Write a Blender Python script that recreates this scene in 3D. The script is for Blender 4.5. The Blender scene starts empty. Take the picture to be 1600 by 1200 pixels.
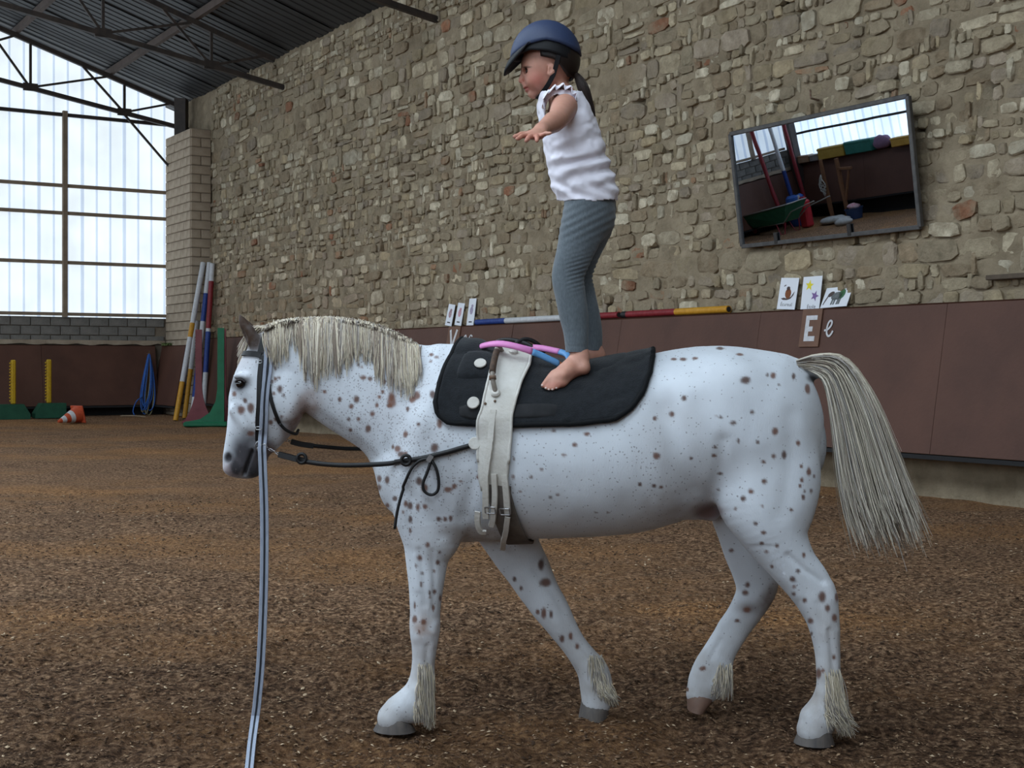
import bpy, bmesh, math, random
import numpy as np
from mathutils import Vector, Matrix
from mathutils.bvhtree import BVHTree

# ------------------------------------------------------------------ camera, world, exposure
scene = bpy.context.scene
col = scene.collection
FPX, CAM_H, HORIZON = 2100.0, 1.25, 570.0
cam_data = bpy.data.cameras.new('camera')
cam = bpy.data.objects.new('camera', cam_data)
col.objects.link(cam)
cam.location = (0, 0, CAM_H)
cam.rotation_euler = (math.pi / 2, 0, 0)
cam_data.sensor_width = 36.0
cam_data.lens = 36.0 * FPX / 1600.0
cam_data.shift_y = (HORIZON - 600.0) / 1600.0
cam_data.clip_end = 200
cam_data.dof.use_dof = False
scene.camera = cam

world = bpy.data.worlds.new('overcast_sky')
scene.world = world
world.use_nodes = True
world.node_tree.nodes['Background'].inputs[0].default_value = (0.86, 0.94, 1.0, 1)
world.node_tree.nodes['Background'].inputs[1].default_value = 1.0
scene.view_settings.view_transform = 'Standard'
scene.view_settings.look = 'None'
scene.view_settings.gamma = 1.0
scene.view_settings.use_curve_mapping = False
scene.view_settings.exposure = 0.0
scene.cycles.use_denoising = True
scene.cycles.max_bounces = 5
scene.cycles.diffuse_bounces = 3
# daylight through the translucent sheeting: radiance of each sheet run
GLOW_END, GLOW_SIDE, GLOW_ROOF = 0.98, 2.2, 13.5

# ------------------------------------------------------------------ frames
# room frame: u along the stone wall from the far corner towards the camera side, v from the stone wall into the arena
CORNER = Vector((-7.5, 30.88, 0))
RU = Vector((0.53645487, -0.84392901, 0))
RN = Vector((-0.84392901, -0.53645487, 0))
LEN_U, LEN_V = 42.0, 20.0
EAVE, SLOPE = 7.22, 0.325

def W(u, v, z=0.0):
    return CORNER + RU * u + RN * v + Vector((0, 0, z))

def P3(px, py, Y):
    """point of the place seen at pixel (px, py) of the photograph at depth Y"""
    return Vector(((px - 800) / FPX * Y, Y, CAM_H - (py - HORIZON) / FPX * Y))

def roof_z(v):
    return EAVE + SLOPE * (v if v < 10 else 20 - v)

# ------------------------------------------------------------------ colour, materials
def lin(c):
    c = c / 255.0
    return c / 12.92 if c <= 0.04045 else ((c + 0.055) / 1.055) ** 2.4

def C(r, g, b):
    return (lin(r), lin(g), lin(b), 1.0)

MATS = {}

def mat(name, color, rough=0.7, metal=0.0, var=0.0, vscale=8.0, color2=None, bump=0.0, bscale=60.0,
        attr=None, spec=0.4, stretch=(1, 1, 1), detail=5.0, sheen=0.0, coords='Object'):
    """procedural material: colour (optionally times a vertex colour), broken by noise, with fine relief"""
    if name in MATS:
        return MATS[name]
    m = bpy.data.materials.new(name)
    m.use_nodes = True
    nt = m.node_tree
    N, L = nt.nodes, nt.links
    b = N['Principled BSDF']
    b.inputs['Roughness'].default_value = rough
    b.inputs['Metallic'].default_value = metal
    b.inputs['Specular IOR Level'].default_value = spec
    if sheen:
        b.inputs['Sheen Weight'].default_value = sheen
    tc = N.new('ShaderNodeTexCoord')
    mp = N.new('ShaderNodeMapping')
    mp.inputs['Scale'].default_value = stretch
    L.new(tc.outputs[coords], mp.inputs['Vector'])
    src = None
    if attr:
        a = N.new('ShaderNodeAttribute')
        a.attribute_name = attr
        src = a.outputs['Color']
    if var > 0 or color2 is not None:
        n = N.new('ShaderNodeTexNoise')
        n.inputs['Scale'].default_value = vscale
        n.inputs['Detail'].default_value = detail
        n.inputs['Roughness'].default_value = 0.6
        L.new(mp.outputs['Vector'], n.inputs['Vector'])
        r = N.new('ShaderNodeValToRGB')
        r.color_ramp.elements[0].position = 0.3
        r.color_ramp.elements[1].position = 0.7
        if color2 is None:
            r.color_ramp.elements[0].color = (color[0] * (1 - var), color[1] * (1 - var), color[2] * (1 - var), 1)
            r.color_ramp.elements[1].color = (min(1, color[0] * (1 + var)), min(1, color[1] * (1 + var)), min(1, color[2] * (1 + var)), 1)
        else:
            r.color_ramp.elements[0].color = color
            r.color_ramp.elements[1].color = color2
        L.new(n.outputs['Fac'], r.inputs['Fac'])
        if src is not None:
            mx = N.new('ShaderNodeMix')
            mx.data_type = 'RGBA'
            mx.blend_type = 'MULTIPLY'
            mx.inputs['Factor'].default_value = 1.0
            L.new(src, mx.inputs['A'])
            L.new(r.outputs['Color'], mx.inputs['B'])
            src = mx.outputs['Result']
        else:
            src = r.outputs['Color']
    if src is not None:
        L.new(src, b.inputs['Base Color'])
    else:
        b.inputs['Base Color'].default_value = color
    if bump > 0:
        n2 = N.new('ShaderNodeTexNoise')
        n2.inputs['Scale'].default_value = bscale
        n2.inputs['Detail'].default_value = 6
        L.new(mp.outputs['Vector'], n2.inputs['Vector'])
        bp = N.new('ShaderNodeBump')
        bp.inputs['Strength'].default_value = bump
        bp.inputs['Distance'].default_value = 0.02
        L.new(n2.outputs['Fac'], bp.inputs['Height'])
        L.new(bp.outputs['Normal'], b.inputs['Normal'])
    MATS[name] = m
    return m

def glow_mat(name, color, strength, vary=0.06):
    """translucent plastic sheeting lit by the sky behind it"""
    m = bpy.data.materials.new(name)
    m.use_nodes = True
    nt = m.node_tree
    N, L = nt.nodes, nt.links
    b = N['Principled BSDF']
    b.inputs['Base Color'].default_value = (0.35, 0.38, 0.4, 1)
    b.inputs['Roughness'].default_value = 0.5
    tc = N.new('ShaderNodeTexCoord')
    n = N.new('ShaderNodeTexNoise')
    n.inputs['Scale'].default_value = 1.4
    n.inputs['Detail'].default_value = 6
    L.new(tc.outputs['Object'], n.inputs['Vector'])
    mr = N.new('ShaderNodeMapRange')
    mr.inputs['From Min'].default_value = 0.3
    mr.inputs['From Max'].default_value = 0.7
    mr.inputs['To Min'].default_value = strength * (1 - vary)
    mr.inputs['To Max'].default_value = strength * (1 + vary)
    L.new(n.outputs['Fac'], mr.inputs['Value'])
    b.inputs['Emission Color'].default_value = color
    L.new(mr.outputs['Result'], b.inputs['Emission Strength'])
    return m

# ------------------------------------------------------------------ numpy noise
def _hash(i, j, k, seed):
    h = (i * 374761393 + j * 668265263 + k * 2147483647 + seed * 1274126177) & 0xFFFFFFFF
    h = ((h ^ (h >> 13)) * 1274126177) & 0xFFFFFFFF
    return ((h ^ (h >> 16)) & 0xFFFF).astype(np.float32) / 65535.0

def vnoise(x, y, z, seed=0):
    x, y, z = np.broadcast_arrays(np.asarray(x, dtype=np.float64), np.asarray(y, dtype=np.float64), np.asarray(z, dtype=np.float64))
    xi, yi, zi = np.floor(x).astype(np.int64), np.floor(y).astype(np.int64), np.floor(z).astype(np.int64)
    fx, fy, fz = x - xi, y - yi, z - zi
    fx, fy, fz = fx * fx * (3 - 2 * fx), fy * fy * (3 - 2 * fy), fz * fz * (3 - 2 * fz)
    r = 0
    for a in (0, 1):
        for b in (0, 1):
            for c in (0, 1):
                w = (fx if a else 1 - fx) * (fy if b else 1 - fy) * (fz if c else 1 - fz)
                r = r + w * _hash(xi + a, yi + b, zi + c, seed)
    return r * 2 - 1

def fbm(x, y, z, seed=0, oct=3):
    r, a = 0, 1.0
    for o in range(oct):
        r = r + a * vnoise(x, y, z, seed + o)
        x, y, z, a = x * 2.03, y * 2.03, z * 2.03, a * 0.5
    return r / 1.75

# ------------------------------------------------------------------ objects
def tag(o, label=None, cat=None, group=None, kind=None):
    if label: o['label'] = label
    if cat: o['category'] = cat
    if group: o['group'] = group
    if kind: o['kind'] = kind
    return o

def thing(name, loc, label, cat, group=None):
    o = bpy.data.objects.new(name, None)
    o.empty_display_size = 0.1
    o.location = loc
    col.objects.link(o)
    return tag(o, label, cat, group)

def wloc(o):
    p = Vector(o.location)
    while o.parent:
        o = o.parent
        p += Vector(o.location)
    return p

class MB:
    """collects shapes in world coordinates; build() links them as one mesh object with its origin at the base"""
    def __init__(self):
        self.v, self.f, self.m, self.c = [], [], [], []
        self.cur = 0
        self.color = None

    def add(self, verts, faces, color=None):
        o = len(self.v)
        c = color or self.color or (1, 1, 1, 1)
        for p in verts:
            self.v.append((p[0], p[1], p[2]))
            self.c.append(c)
        for f in faces:
            self.f.append([o + i for i in f])
            self.m.append(self.cur)
        return self

    def box(self, c, sx, sy, sz, ex=None, ey=None, ez=None, bev=0.0, color=None):
        """box of full sizes along unit axes"""
        c = Vector(c)
        ex = Vector(ex or (1, 0, 0)); ey = Vector(ey or (0, 1, 0)); ez = Vector(ez or (0, 0, 1))
        if bev <= 0:
            vs = [c + ex * (a * sx / 2) + ey * (b * sy / 2) + ez * (d * sz / 2) for d in (-1, 1) for b in (-1, 1) for a in (-1, 1)]
            fs = [(0, 2, 3, 1), (4, 5, 7, 6), (0, 1, 5, 4), (2, 6, 7, 3), (0, 4, 6, 2), (1, 3, 7, 5)]
            return self.add(vs, fs, color)
        hx, hy, hz = sx / 2, sy / 2, sz / 2
        bev = min(bev, hx * .8, hy * .8, hz * .8)
        vs, idx = [], {}
        def V(a, b, d, ax):
            q = [a * hx, b * hy, d * hz]
            for i in range(3):
                if i != ax:
                    q[i] -= (a, b, d)[i] * bev
            k = (a, b, d, ax)
            if k not in idx:
                idx[k] = len(vs)
                vs.append(c + ex * q[0] + ey * q[1] + ez * q[2])
            return idx[k]
        fs = []
        S = (-1, 1)
        for s in S:
            fs.append([V(s, -1, -1, 0), V(s, 1, -1, 0), V(s, 1, 1, 0), V(s, -1, 1, 0)])
            fs.append([V(-1, s, -1, 1), V(1, s, -1, 1), V(1, s, 1, 1), V(-1, s, 1, 1)])
            fs.append([V(-1, -1, s, 2), V(1, -1, s, 2), V(1, 1, s, 2), V(-1, 1, s, 2)])
        for a in S:
            for b in S:
                fs.append([V(a, b, -1, 0), V(a, b, 1, 0), V(a, b, 1, 1), V(a, b, -1, 1)])
                fs.append([V(a, -1, b, 0), V(a, 1, b, 0), V(a, 1, b, 2), V(a, -1, b, 2)])
                fs.append([V(-1, a, b, 1), V(1, a, b, 1), V(1, a, b, 2), V(-1, a, b, 2)])
        for a in S:
            for b in S:
                for d in S:
                    fs.append([V(a, b, d, 0), V(a, b, d, 1), V(a, b, d, 2)])
        return self.add(vs, fs, color)

    def beam(self, p0, p1, w, h, up=(0, 0, 1), bev=0.0, color=None):
        p0, p1 = Vector(p0), Vector(p1)
        d = (p1 - p0)
        l = d.length
        d.normalize()
        up = Vector(up)
        s = d.cross(up)
        if s.length < 1e-4:
            s = d.cross(Vector((1, 0, 0)))
        s.normalize()
        t = s.cross(d)
        return self.box((p0 + p1) / 2, l, w, h, d, s, t, bev, color)

    def tube(self, pts, rad, seg=8, cap=True, flat=None, closed=False, color=None, colors=None):
        """round (or, with flat=(normal, ratio), flattened) tube along a polyline"""
        pts = [Vector(p) for p in pts]
        n = len(pts)
        rad = rad if hasattr(rad, '__len__') else [rad] * n
        vs, cs = [], []
        prev = None
        for i, p in enumerate(pts):
            if closed:
                t = pts[(i + 1) % n] - pts[i - 1]
            else:
                t = pts[min(i + 1, n - 1)] - pts[max(i - 1, 0)]
            if t.length < 1e-9: t = Vector((0, 0, 1))
            t.normalize()
            if flat:
                a = Vector(flat[0] if not callable(flat[0]) else flat[0](i))
            else:
                a = prev if prev is not None else (Vector((0, 0, 1)) if abs(t.z) < 0.9 else Vector((1, 0, 0)))
            a = a - t * a.dot(t)
            if a.length < 1e-6: a = t.orthogonal()
            a.normalize()
            prev = a
            b = t.cross(a)
            ra = rad[i] * (flat[1] if flat else 1)
            for k in range(seg):
                an = 2 * math.pi * (k + 0.5) / seg
                vs.append(p + a * (math.cos(an) * ra) + b * (math.sin(an) * rad[i]))
                cs.append(colors[i] if colors else None)
        fs = []
        m = n if closed else n - 1
        for i in range(m):
            for k in range(seg):
                i2 = (i + 1) % n
                fs.append((i * seg + k, i * seg + (k + 1) % seg, i2 * seg + (k + 1) % seg, i2 * seg + k))
        if cap and not closed:
            fs.append(tuple(range(seg))[::-1])
            fs.append(tuple((n - 1) * seg + k for k in range(seg)))
        o = len(self.c)
        self.add(vs, fs, color)
        if colors:
            for i, c in enumerate(cs):
                self.c[o + i] = c
        return self

    def strap(self, pts, normals, width, thick, color=None, closed=False):
        """flat band: pts along the centre line, normals the way its face looks"""
        pts = [Vector(p) for p in pts]
        n = len(pts)
        width = width if hasattr(width, '__len__') else [width] * n
        vs = []
        for i, p in enumerate(pts):
            if closed: t = pts[(i + 1) % n] - pts[i - 1]
            else: t = pts[min(i + 1, n - 1)] - pts[max(i - 1, 0)]
            t.normalize()
            nr = Vector(normals[i] if not isinstance(normals, Vector) else normals)
            nr = nr - t * nr.dot(t)
            nr.normalize()
            s = t.cross(nr)
            w = width[i] / 2
            e = thick * 0.3
            for a, b in ((-w, 0), (-w + e, thick), (w - e, thick), (w, 0)):
                vs.append(p + s * a + nr * b)
        fs = []
        for i in range(n if closed else n - 1):
            j = (i + 1) % n
            for k in range(4):
                fs.append((i * 4 + k, i * 4 + (k + 1) % 4, j * 4 + (k + 1) % 4, j * 4 + k))
        if not closed:
            fs += [(0, 1, 2, 3), tuple((n - 1) * 4 + k for k in (3, 2, 1, 0))]
        return self.add(vs, fs, color)

    def prism(self, outline, org, ex, ey, ez, thick, color=None):
        """flat outline (x, y pairs) in the plane org+ex,ey, given a thickness along ez"""
        org, ex, ey, ez = Vector(org), Vector(ex), Vector(ey), Vector(ez)
        n = len(outline)
        vs = [org + ex * x + ey * y for x, y in outline] + [org + ex * x + ey * y + ez * thick for x, y in outline]
        fs = [tuple(range(n))[::-1], tuple(range(n, 2 * n))]
        for i in range(n):
            j = (i + 1) % n
            fs.append((i, j, n + j, n + i))
        return self.add(vs, fs, color)

    def lathe(self, prof, org, axis=(0, 0, 1), seg=20, color=None, cap=True):
        """(radius, height) profile turned about an axis"""
        org, ax = Vector(org), Vector(axis).normalized()
        a = ax.orthogonal().normalized()
        b = ax.cross(a)
        vs, fs = [], []
        for r, h in prof:
            for k in range(seg):
                an = 2 * math.pi * k / seg
                vs.append(org + ax * h + (a * math.cos(an) + b * math.sin(an)) * r)
        for i in range(len(prof) - 1):
            for k in range(seg):
                fs.append((i * seg + k, i * seg + (k + 1) % seg, (i + 1) * seg + (k + 1) % seg, (i + 1) * seg + k))
        if cap:
            fs.append(tuple(range(seg))[::-1])
            fs.append(tuple((len(prof) - 1) * seg + k for k in range(seg)))
        return self.add(vs, fs, color)

    def ball(self, c, rx, ry, rz, ex=(1, 0, 0), ey=(0, 1, 0), ez=(0, 0, 1), seg=14, rings=9, color=None):
        c, ex, ey, ez = Vector(c), Vector(ex), Vector(ey), Vector(ez)
        vs, fs = [c + ez * rz], []
        for i in range(1, rings):
            th = math.pi * i / rings
            for k in range(seg):
                an = 2 * math.pi * k / seg
                vs.append(c + ex * (rx * math.sin(th) * math.cos(an)) + ey * (ry * math.sin(th) * math.sin(an)) + ez * (rz * math.cos(th)))
        vs.append(c - ez * rz)
        for k in range(seg):
            fs.append((0, 1 + k, 1 + (k + 1) % seg))
            e = len(vs) - 1
            o = 1 + (rings - 2) * seg
            fs.append((e, o + (k + 1) % seg, o + k))
        for i in range(rings - 2):
            for k in range(seg):
                fs.append((1 + i * seg + k, 1 + (i + 1) * seg + k, 1 + (i + 1) * seg + (k + 1) % seg, 1 + i * seg + (k + 1) % seg))
        return self.add(vs, fs, color)

    def grid(self, rows, closed=False, color=None):
        """rows: list of equally long lists of points"""
        n, m = len(rows), len(rows[0])
        vs = [p for r in rows for p in r]
        fs = []
        for i in range(n - 1):
            for j in range(m if closed else m - 1):
                fs.append((i * m + j, i * m + (j + 1) % m, (i + 1) * m + (j + 1) % m, (i + 1) * m + j))
        return self.add(vs, fs, color)

    def build(self, name, mats, parent=None, smooth=35, origin=None, kind=None, recalc=True):
        me = bpy.data.meshes.new(name)
        vs = np.array(self.v, dtype=np.float32).reshape(-1, 3)
        if origin is None:
            if parent is not None:
                origin = wloc(parent)
            else:
                lo, hi = vs.min(0), vs.max(0)
                origin = Vector((float(lo[0] + hi[0]) / 2, float(lo[1] + hi[1]) / 2, float(lo[2])))
        origin = Vector(origin)
        vs = vs - np.array(origin, dtype=np.float32)
        me.from_pydata([tuple(map(float, p)) for p in vs], [], self.f)
        mats = mats if isinstance(mats, (list, tuple)) else [mats]
        for m in mats:
            me.materials.append(m)
        if len(mats) > 1:
            me.polygons.foreach_set('material_index', self.m)
        if any(c != (1, 1, 1, 1) for c in self.c):
            a = me.color_attributes.new('Col', 'FLOAT_COLOR', 'POINT')
            a.data.foreach_set('color', np.array(self.c, dtype=np.float32).ravel())
        if recalc and len(self.f) < 60000:
            bm = bmesh.new()
            bm.from_mesh(me)
            bmesh.ops.recalc_face_normals(bm, faces=bm.faces)
            bm.to_mesh(me)
            bm.free()
        if smooth:
            me.polygons.foreach_set('use_smooth', [True] * len(me.polygons))
            if smooth < 180:
                me.set_sharp_from_angle(angle=math.radians(smooth))
        me.update()
        o = bpy.data.objects.new(name, me)
        col.objects.link(o)
        if parent is not None:
            o.parent = parent
            o.location = origin - wloc(parent)
        else:
            o.location = origin
        if kind:
            o['kind'] = kind
        return o

def copy_tree(o, parent=None, offset=None):
    c = o.copy()
    col.objects.link(c)
    c.parent = parent
    if offset is not None:
        c.location = Vector(o.location) + Vector(offset)
    for ch in list(o.children):
        copy_tree(ch, c)
    return c

def catmull(pts, n):
    """smooth polyline through points (any dimension), n steps per span"""
    P = [np.array(p, dtype=float) for p in pts]
    P = [2 * P[0] - P[1]] + P + [2 * P[-1] - P[-2]]
    out = []
    for i in range(1, len(P) - 2):
        for k in range(n):
            t = k / n
            out.append(0.5 * (2 * P[i] + (P[i + 1] - P[i - 1]) * t + (2 * P[i - 1] - 5 * P[i] + 4 * P[i + 1] - P[i + 2]) * t * t
                              + (3 * P[i] - P[i - 1] - 3 * P[i + 1] + P[i + 2]) * t ** 3))
    out.append(P[-2])
    return out

# ------------------------------------------------------------------ continuous bodies: blended distance field, meshed by surface nets
class Field:
    def __init__(self, lo, hi, h):
        self.lo = np.array(lo, dtype=np.float32)
        self.h = h
        self.n = np.ceil((np.array(hi) - np.array(lo)) / h).astype(int) + 1
        self.D = np.full(tuple(self.n), 9.0, dtype=np.float32)

    def _win(self, lo, hi):
        a = np.clip(np.floor((np.array(lo) - self.lo) / self.h).astype(int), 0, self.n - 1)
        b = np.clip(np.ceil((np.array(hi) - self.lo) / self.h).astype(int) + 1, 1, self.n)
        b = np.maximum(b, a + 1)
        return a, b

    def _pts(self, a, b):
        x = (self.lo[0] + np.arange(a[0], b[0]) * self.h)[:, None, None]
        y = (self.lo[1] + np.arange(a[1], b[1]) * self.h)[None, :, None]
        z = (self.lo[2] + np.arange(a[2], b[2]) * self.h)[None, None, :]
        return x.astype(np.float32), y.astype(np.float32), z.astype(np.float32)

    @staticmethod
    def smin(a, b, k):
        hh = np.clip(k - np.abs(a - b), 0, None) / k
        return np.minimum(a, b) - hh * hh * k * 0.25

    def tube(self, st, k=0.03, lat=(0, 1, 0)):
        """st: list of (centre, a, b): a = radius across in the profile plane, b = radius along lat"""
        lat = np.array(lat, dtype=float)
        lat /= np.linalg.norm(lat)
        cs = [np.array(s[0], dtype=float) for s in st]
        mg = k + 3 * self.h
        R = max(max(s[1], s[2]) for s in st)
        lo = np.min(cs, 0) - R - mg
        hi = np.max(cs, 0) + R + mg
        A, B = self._win(lo, hi)
        part = np.full(tuple(B - A), 9.0, dtype=np.float32)
        for i in range(len(st) - 1):
            c0, c1 = cs[i], cs[i + 1]
            r = max(st[i][1], st[i][2], st[i + 1][1], st[i + 1][2]) + mg
            a, b = self._win(np.minimum(c0, c1) - r, np.maximum(c0, c1) + r)
            a, b = np.maximum(a, A), np.minimum(b, B)
            if np.any(b <= a): continue
            x, y, z = self._pts(a, b)
            d = c1 - c0
            L2 = float(d @ d)
            if L2 < 1e-12: continue
            t = np.clip(((x - c0[0]) * d[0] + (y - c0[1]) * d[1] + (z - c0[2]) * d[2]) / L2, 0, 1)
            ra = st[i][1] + (st[i + 1][1] - st[i][1]) * t
            rb = st[i][2] + (st[i + 1][2] - st[i][2]) * t
            px, py, pz = x - c0[0] - d[0] * t, y - c0[1] - d[1] * t, z - c0[2] - d[2] * t
            dn = d / math.sqrt(L2)
            l = lat - dn * float(lat @ dn)
            if np.linalg.norm(l) < 1e-3: l = np.array([1.0, 0, 0])
            l /= np.linalg.norm(l)
            e1 = np.cross(dn, l)
            q1 = px * e1[0] + py * e1[1] + pz * e1[2]
            q2 = px * l[0] + py * l[1] + pz * l[2]
            q0 = px * dn[0] + py * dn[1] + pz * dn[2]
            rc = np.minimum(ra, rb)
            k0 = np.sqrt((q1 / ra) ** 2 + (q2 / rb) ** 2 + (q0 / rc) ** 2)
            k1 = np.sqrt((q1 / ra ** 2) ** 2 + (q2 / rb ** 2) ** 2 + (q0 / rc ** 2) ** 2)
            dist = np.where(k1 < 1e-6, -rc, k0 * (k0 - 1) / np.maximum(k1, 1e-6))
            s = tuple(slice(p - o, q - o) for p, q, o in zip(a, b, A))
            part[s] = np.minimum(part[s], dist)
        S = tuple(slice(p, q) for p, q in zip(A, B))
        self.D[S] = self.smin(self.D[S], part, k)

    def ell(self, c, r, k=0.02, ex=(1, 0, 0), ey=(0, 1, 0), ez=(0, 0, 1), sub=False):
        c = np.array(c, dtype=float)
        R = max(r) + k + 3 * self.h
        a, b = self._win(c - R, c + R)
        x, y, z = self._pts(a, b)
        x, y, z = x - c[0], y - c[1], z - c[2]
        E = [np.array(e, dtype=float) / np.linalg.norm(e) for e in (ex, ey, ez)]
        q = [x * e[0] + y * e[1] + z * e[2] for e in E]
        k0 = np.sqrt(sum((qq / rr) ** 2 for qq, rr in zip(q, r)))
        k1 = np.sqrt(sum((qq / rr ** 2) ** 2 for qq, rr in zip(q, r)))
        d = np.where(k1 < 1e-6, -min(r), k0 * (k0 - 1) / np.maximum(k1, 1e-6))
        S = tuple(slice(p, q2) for p, q2 in zip(a, b))
        self.D[S] = -self.smin(-self.D[S], d, k) if sub else self.smin(self.D[S], d, k)

    def cut(self, point, normal):
        """keep only the side the normal points away from"""
        a, b = np.zeros(3, int), self.n
        x, y, z = self._pts(a, b)
        d = (x - point[0]) * normal[0] + (y - point[1]) * normal[1] + (z - point[2]) * normal[2]
        self.D = np.maximum(self.D, d.astype(np.float32))

    def mesh(self, smooth=4):
        D = self.D
        ins = D < 0
        c = np.zeros(tuple(self.n - 1), dtype=np.int8)
        for i in (0, 1):
            for j in (0, 1):
                for k in (0, 1):
                    c += ins[i:self.n[0] - 1 + i, j:self.n[1] - 1 + j, k:self.n[2] - 1 + k]
        act = (c > 0) & (c < 8)
        idx = np.full(act.shape, -1, dtype=np.int64)
        cells = np.argwhere(act)
        idx[act] = np.arange(len(cells))
        acc = np.zeros((len(cells), 3))
        cnt = np.zeros(len(cells))
        corner = [(i, j, k) for i in (0, 1) for j in (0, 1) for k in (0, 1)]
        val = {q: D[cells[:, 0] + q[0], cells[:, 1] + q[1], cells[:, 2] + q[2]] for q in corner}
        for p in corner:
            for ax in range(3):
                if p[ax]: continue
                q = list(p); q[ax] = 1; q = tuple(q)
                v0, v1 = val[p], val[q]
                cr = (v0 < 0) != (v1 < 0)
                t = np.where(cr, v0 / np.where(cr, v0 - v1, 1), 0)
                pos = np.tile(np.array(p, dtype=float), (len(cells), 1))
                pos[:, ax] += t
                acc[cr] += pos[cr]
                cnt[cr] += 1
        V = (cells + acc / np.maximum(cnt, 1)[:, None]) * self.h + self.lo
        F = []
        for ax in range(3):
            u, v = [(1, 2), (2, 0), (0, 1)][ax]
            sl0 = [slice(1, -1)] * 3; sl1 = [slice(1, -1)] * 3
            sl0[ax] = slice(0, -1); sl1[ax] = slice(1, None)
            a, b = ins[tuple(sl0)], ins[tuple(sl1)]
            for flip in (False, True):
                e = np.argwhere((a & ~b) if not flip else (~a & b))
                if not len(e): continue
                e = e + 1
                e[:, ax] -= 1
                def I(du, dv):
                    w = e.copy(); w[:, u] -= du; w[:, v] -= dv
                    return idx[w[:, 0], w[:, 1], w[:, 2]]
                q = np.stack([I(1, 1), I(0, 1), I(0, 0), I(1, 0)], 1)
                F.append(q[:, ::-1] if flip else q)
        F = np.concatenate(F)
        F = F[(F >= 0).all(1)]
        if smooth:
            E = np.concatenate([F[:, [0, 1]], F[:, [1, 2]], F[:, [2, 3]], F[:, [3, 0]]])
            E = np.concatenate([E, E[:, ::-1]])
            deg = np.maximum(np.bincount(E[:, 0], minlength=len(V)), 1)[:, None]
            for it in range(smooth):
                s = np.stack([np.bincount(E[:, 0], weights=V[E[:, 1], i], minlength=len(V)) for i in range(3)], 1) / deg
                lam = 0.5 if it % 2 == 0 else -0.46
                V = V + lam * (s - V)
        return V, F

def raw_mesh(name, V, F, m, parent=None, origin=None, colors=None, smooth=True, extra=None):
    me = bpy.data.meshes.new(name)
    origin = Vector(origin) if origin is not None else (wloc(parent) if parent else Vector((0, 0, 0)))
    Vl = (np.asarray(V) - np.array(origin)).astype(np.float32)
    me.vertices.add(len(Vl))
    me.vertices.foreach_set('co', Vl.ravel())
    k = F.shape[1]
    me.loops.add(F.size)
    me.loops.foreach_set('vertex_index', F.ravel().astype(np.int32))
    me.polygons.add(len(F))
    me.polygons.foreach_set('loop_start', np.arange(0, F.size, k, dtype=np.int32))
    me.update(calc_edges=True)
    me.validate()
    me.polygons.foreach_set('use_smooth', [smooth] * len(me.polygons))
    me.materials.append(m)
    for nm, arr in (extra or {}).items():
        a = me.color_attributes.new(nm, 'FLOAT_COLOR', 'POINT')
        a.data.foreach_set('color', np.asarray(arr, dtype=np.float32).ravel())
    if colors is not None:
        a = me.color_attributes.new('Col', 'FLOAT_COLOR', 'POINT')
        a.data.foreach_set('color', np.asarray(colors, dtype=np.float32).ravel())
    o = bpy.data.objects.new(name, me)
    col.objects.link(o)
    if parent is not None:
        o.parent = parent
        o.location = origin - wloc(parent)
    else:
        o.location = origin
    return o

class Hair:
    """many thin tapered strands, three-sided, in one mesh"""
    def __init__(self):
        self.V, self.F, self.Cc, self.n = [], [], [], 0

    def strand(self, pts, r0, r1, color):
        pts = np.asarray(pts, dtype=float)
        n = len(pts)
        t = np.gradient(pts, axis=0)
        t /= np.maximum(np.linalg.norm(t, axis=1), 1e-9)[:, None]
        a = np.cross(t, np.array([0.3, 1.0, 0.2]))
        a /= np.maximum(np.linalg.norm(a, axis=1), 1e-6)[:, None]
        b = np.cross(t, a)
        s = np.linspace(0, 1, n)
        r = (r0 + (r1 - r0) * s ** 1.5)[:, None]
        ring = [pts + r * (a * math.cos(q) + b * math.sin(q)) for q in (0.5, 2.6, 4.7)]
        V = np.stack(ring, 1).reshape(-1, 3)
        o = self.n
        i = np.arange(n - 1)[:, None] * 3
        for k in range(3):
            k2 = (k + 1) % 3
            self.F.append(np.concatenate([i + k, i + k2, i + 3 + k2, i + 3 + k], 1) + o)
        self.V.append(V)
        self.Cc.append(np.tile(np.array(color, dtype=float), (len(V), 1)))
        self.n += len(V)

    def build(self, name, m, parent):
        return raw_mesh(name, np.concatenate(self.V), np.concatenate(self.F), m, parent, colors=np.concatenate(self.Cc))

# ================================================================== the riding hall
random.seed(11)
rng = np.random.default_rng(5)
Z3 = Vector((0, 0, 1))

def struct(mb, name, m, parent=None, **k):
    o = mb.build(name, m, parent, **k)
    if parent is None:
        o['kind'] = 'structure'
    return o

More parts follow.
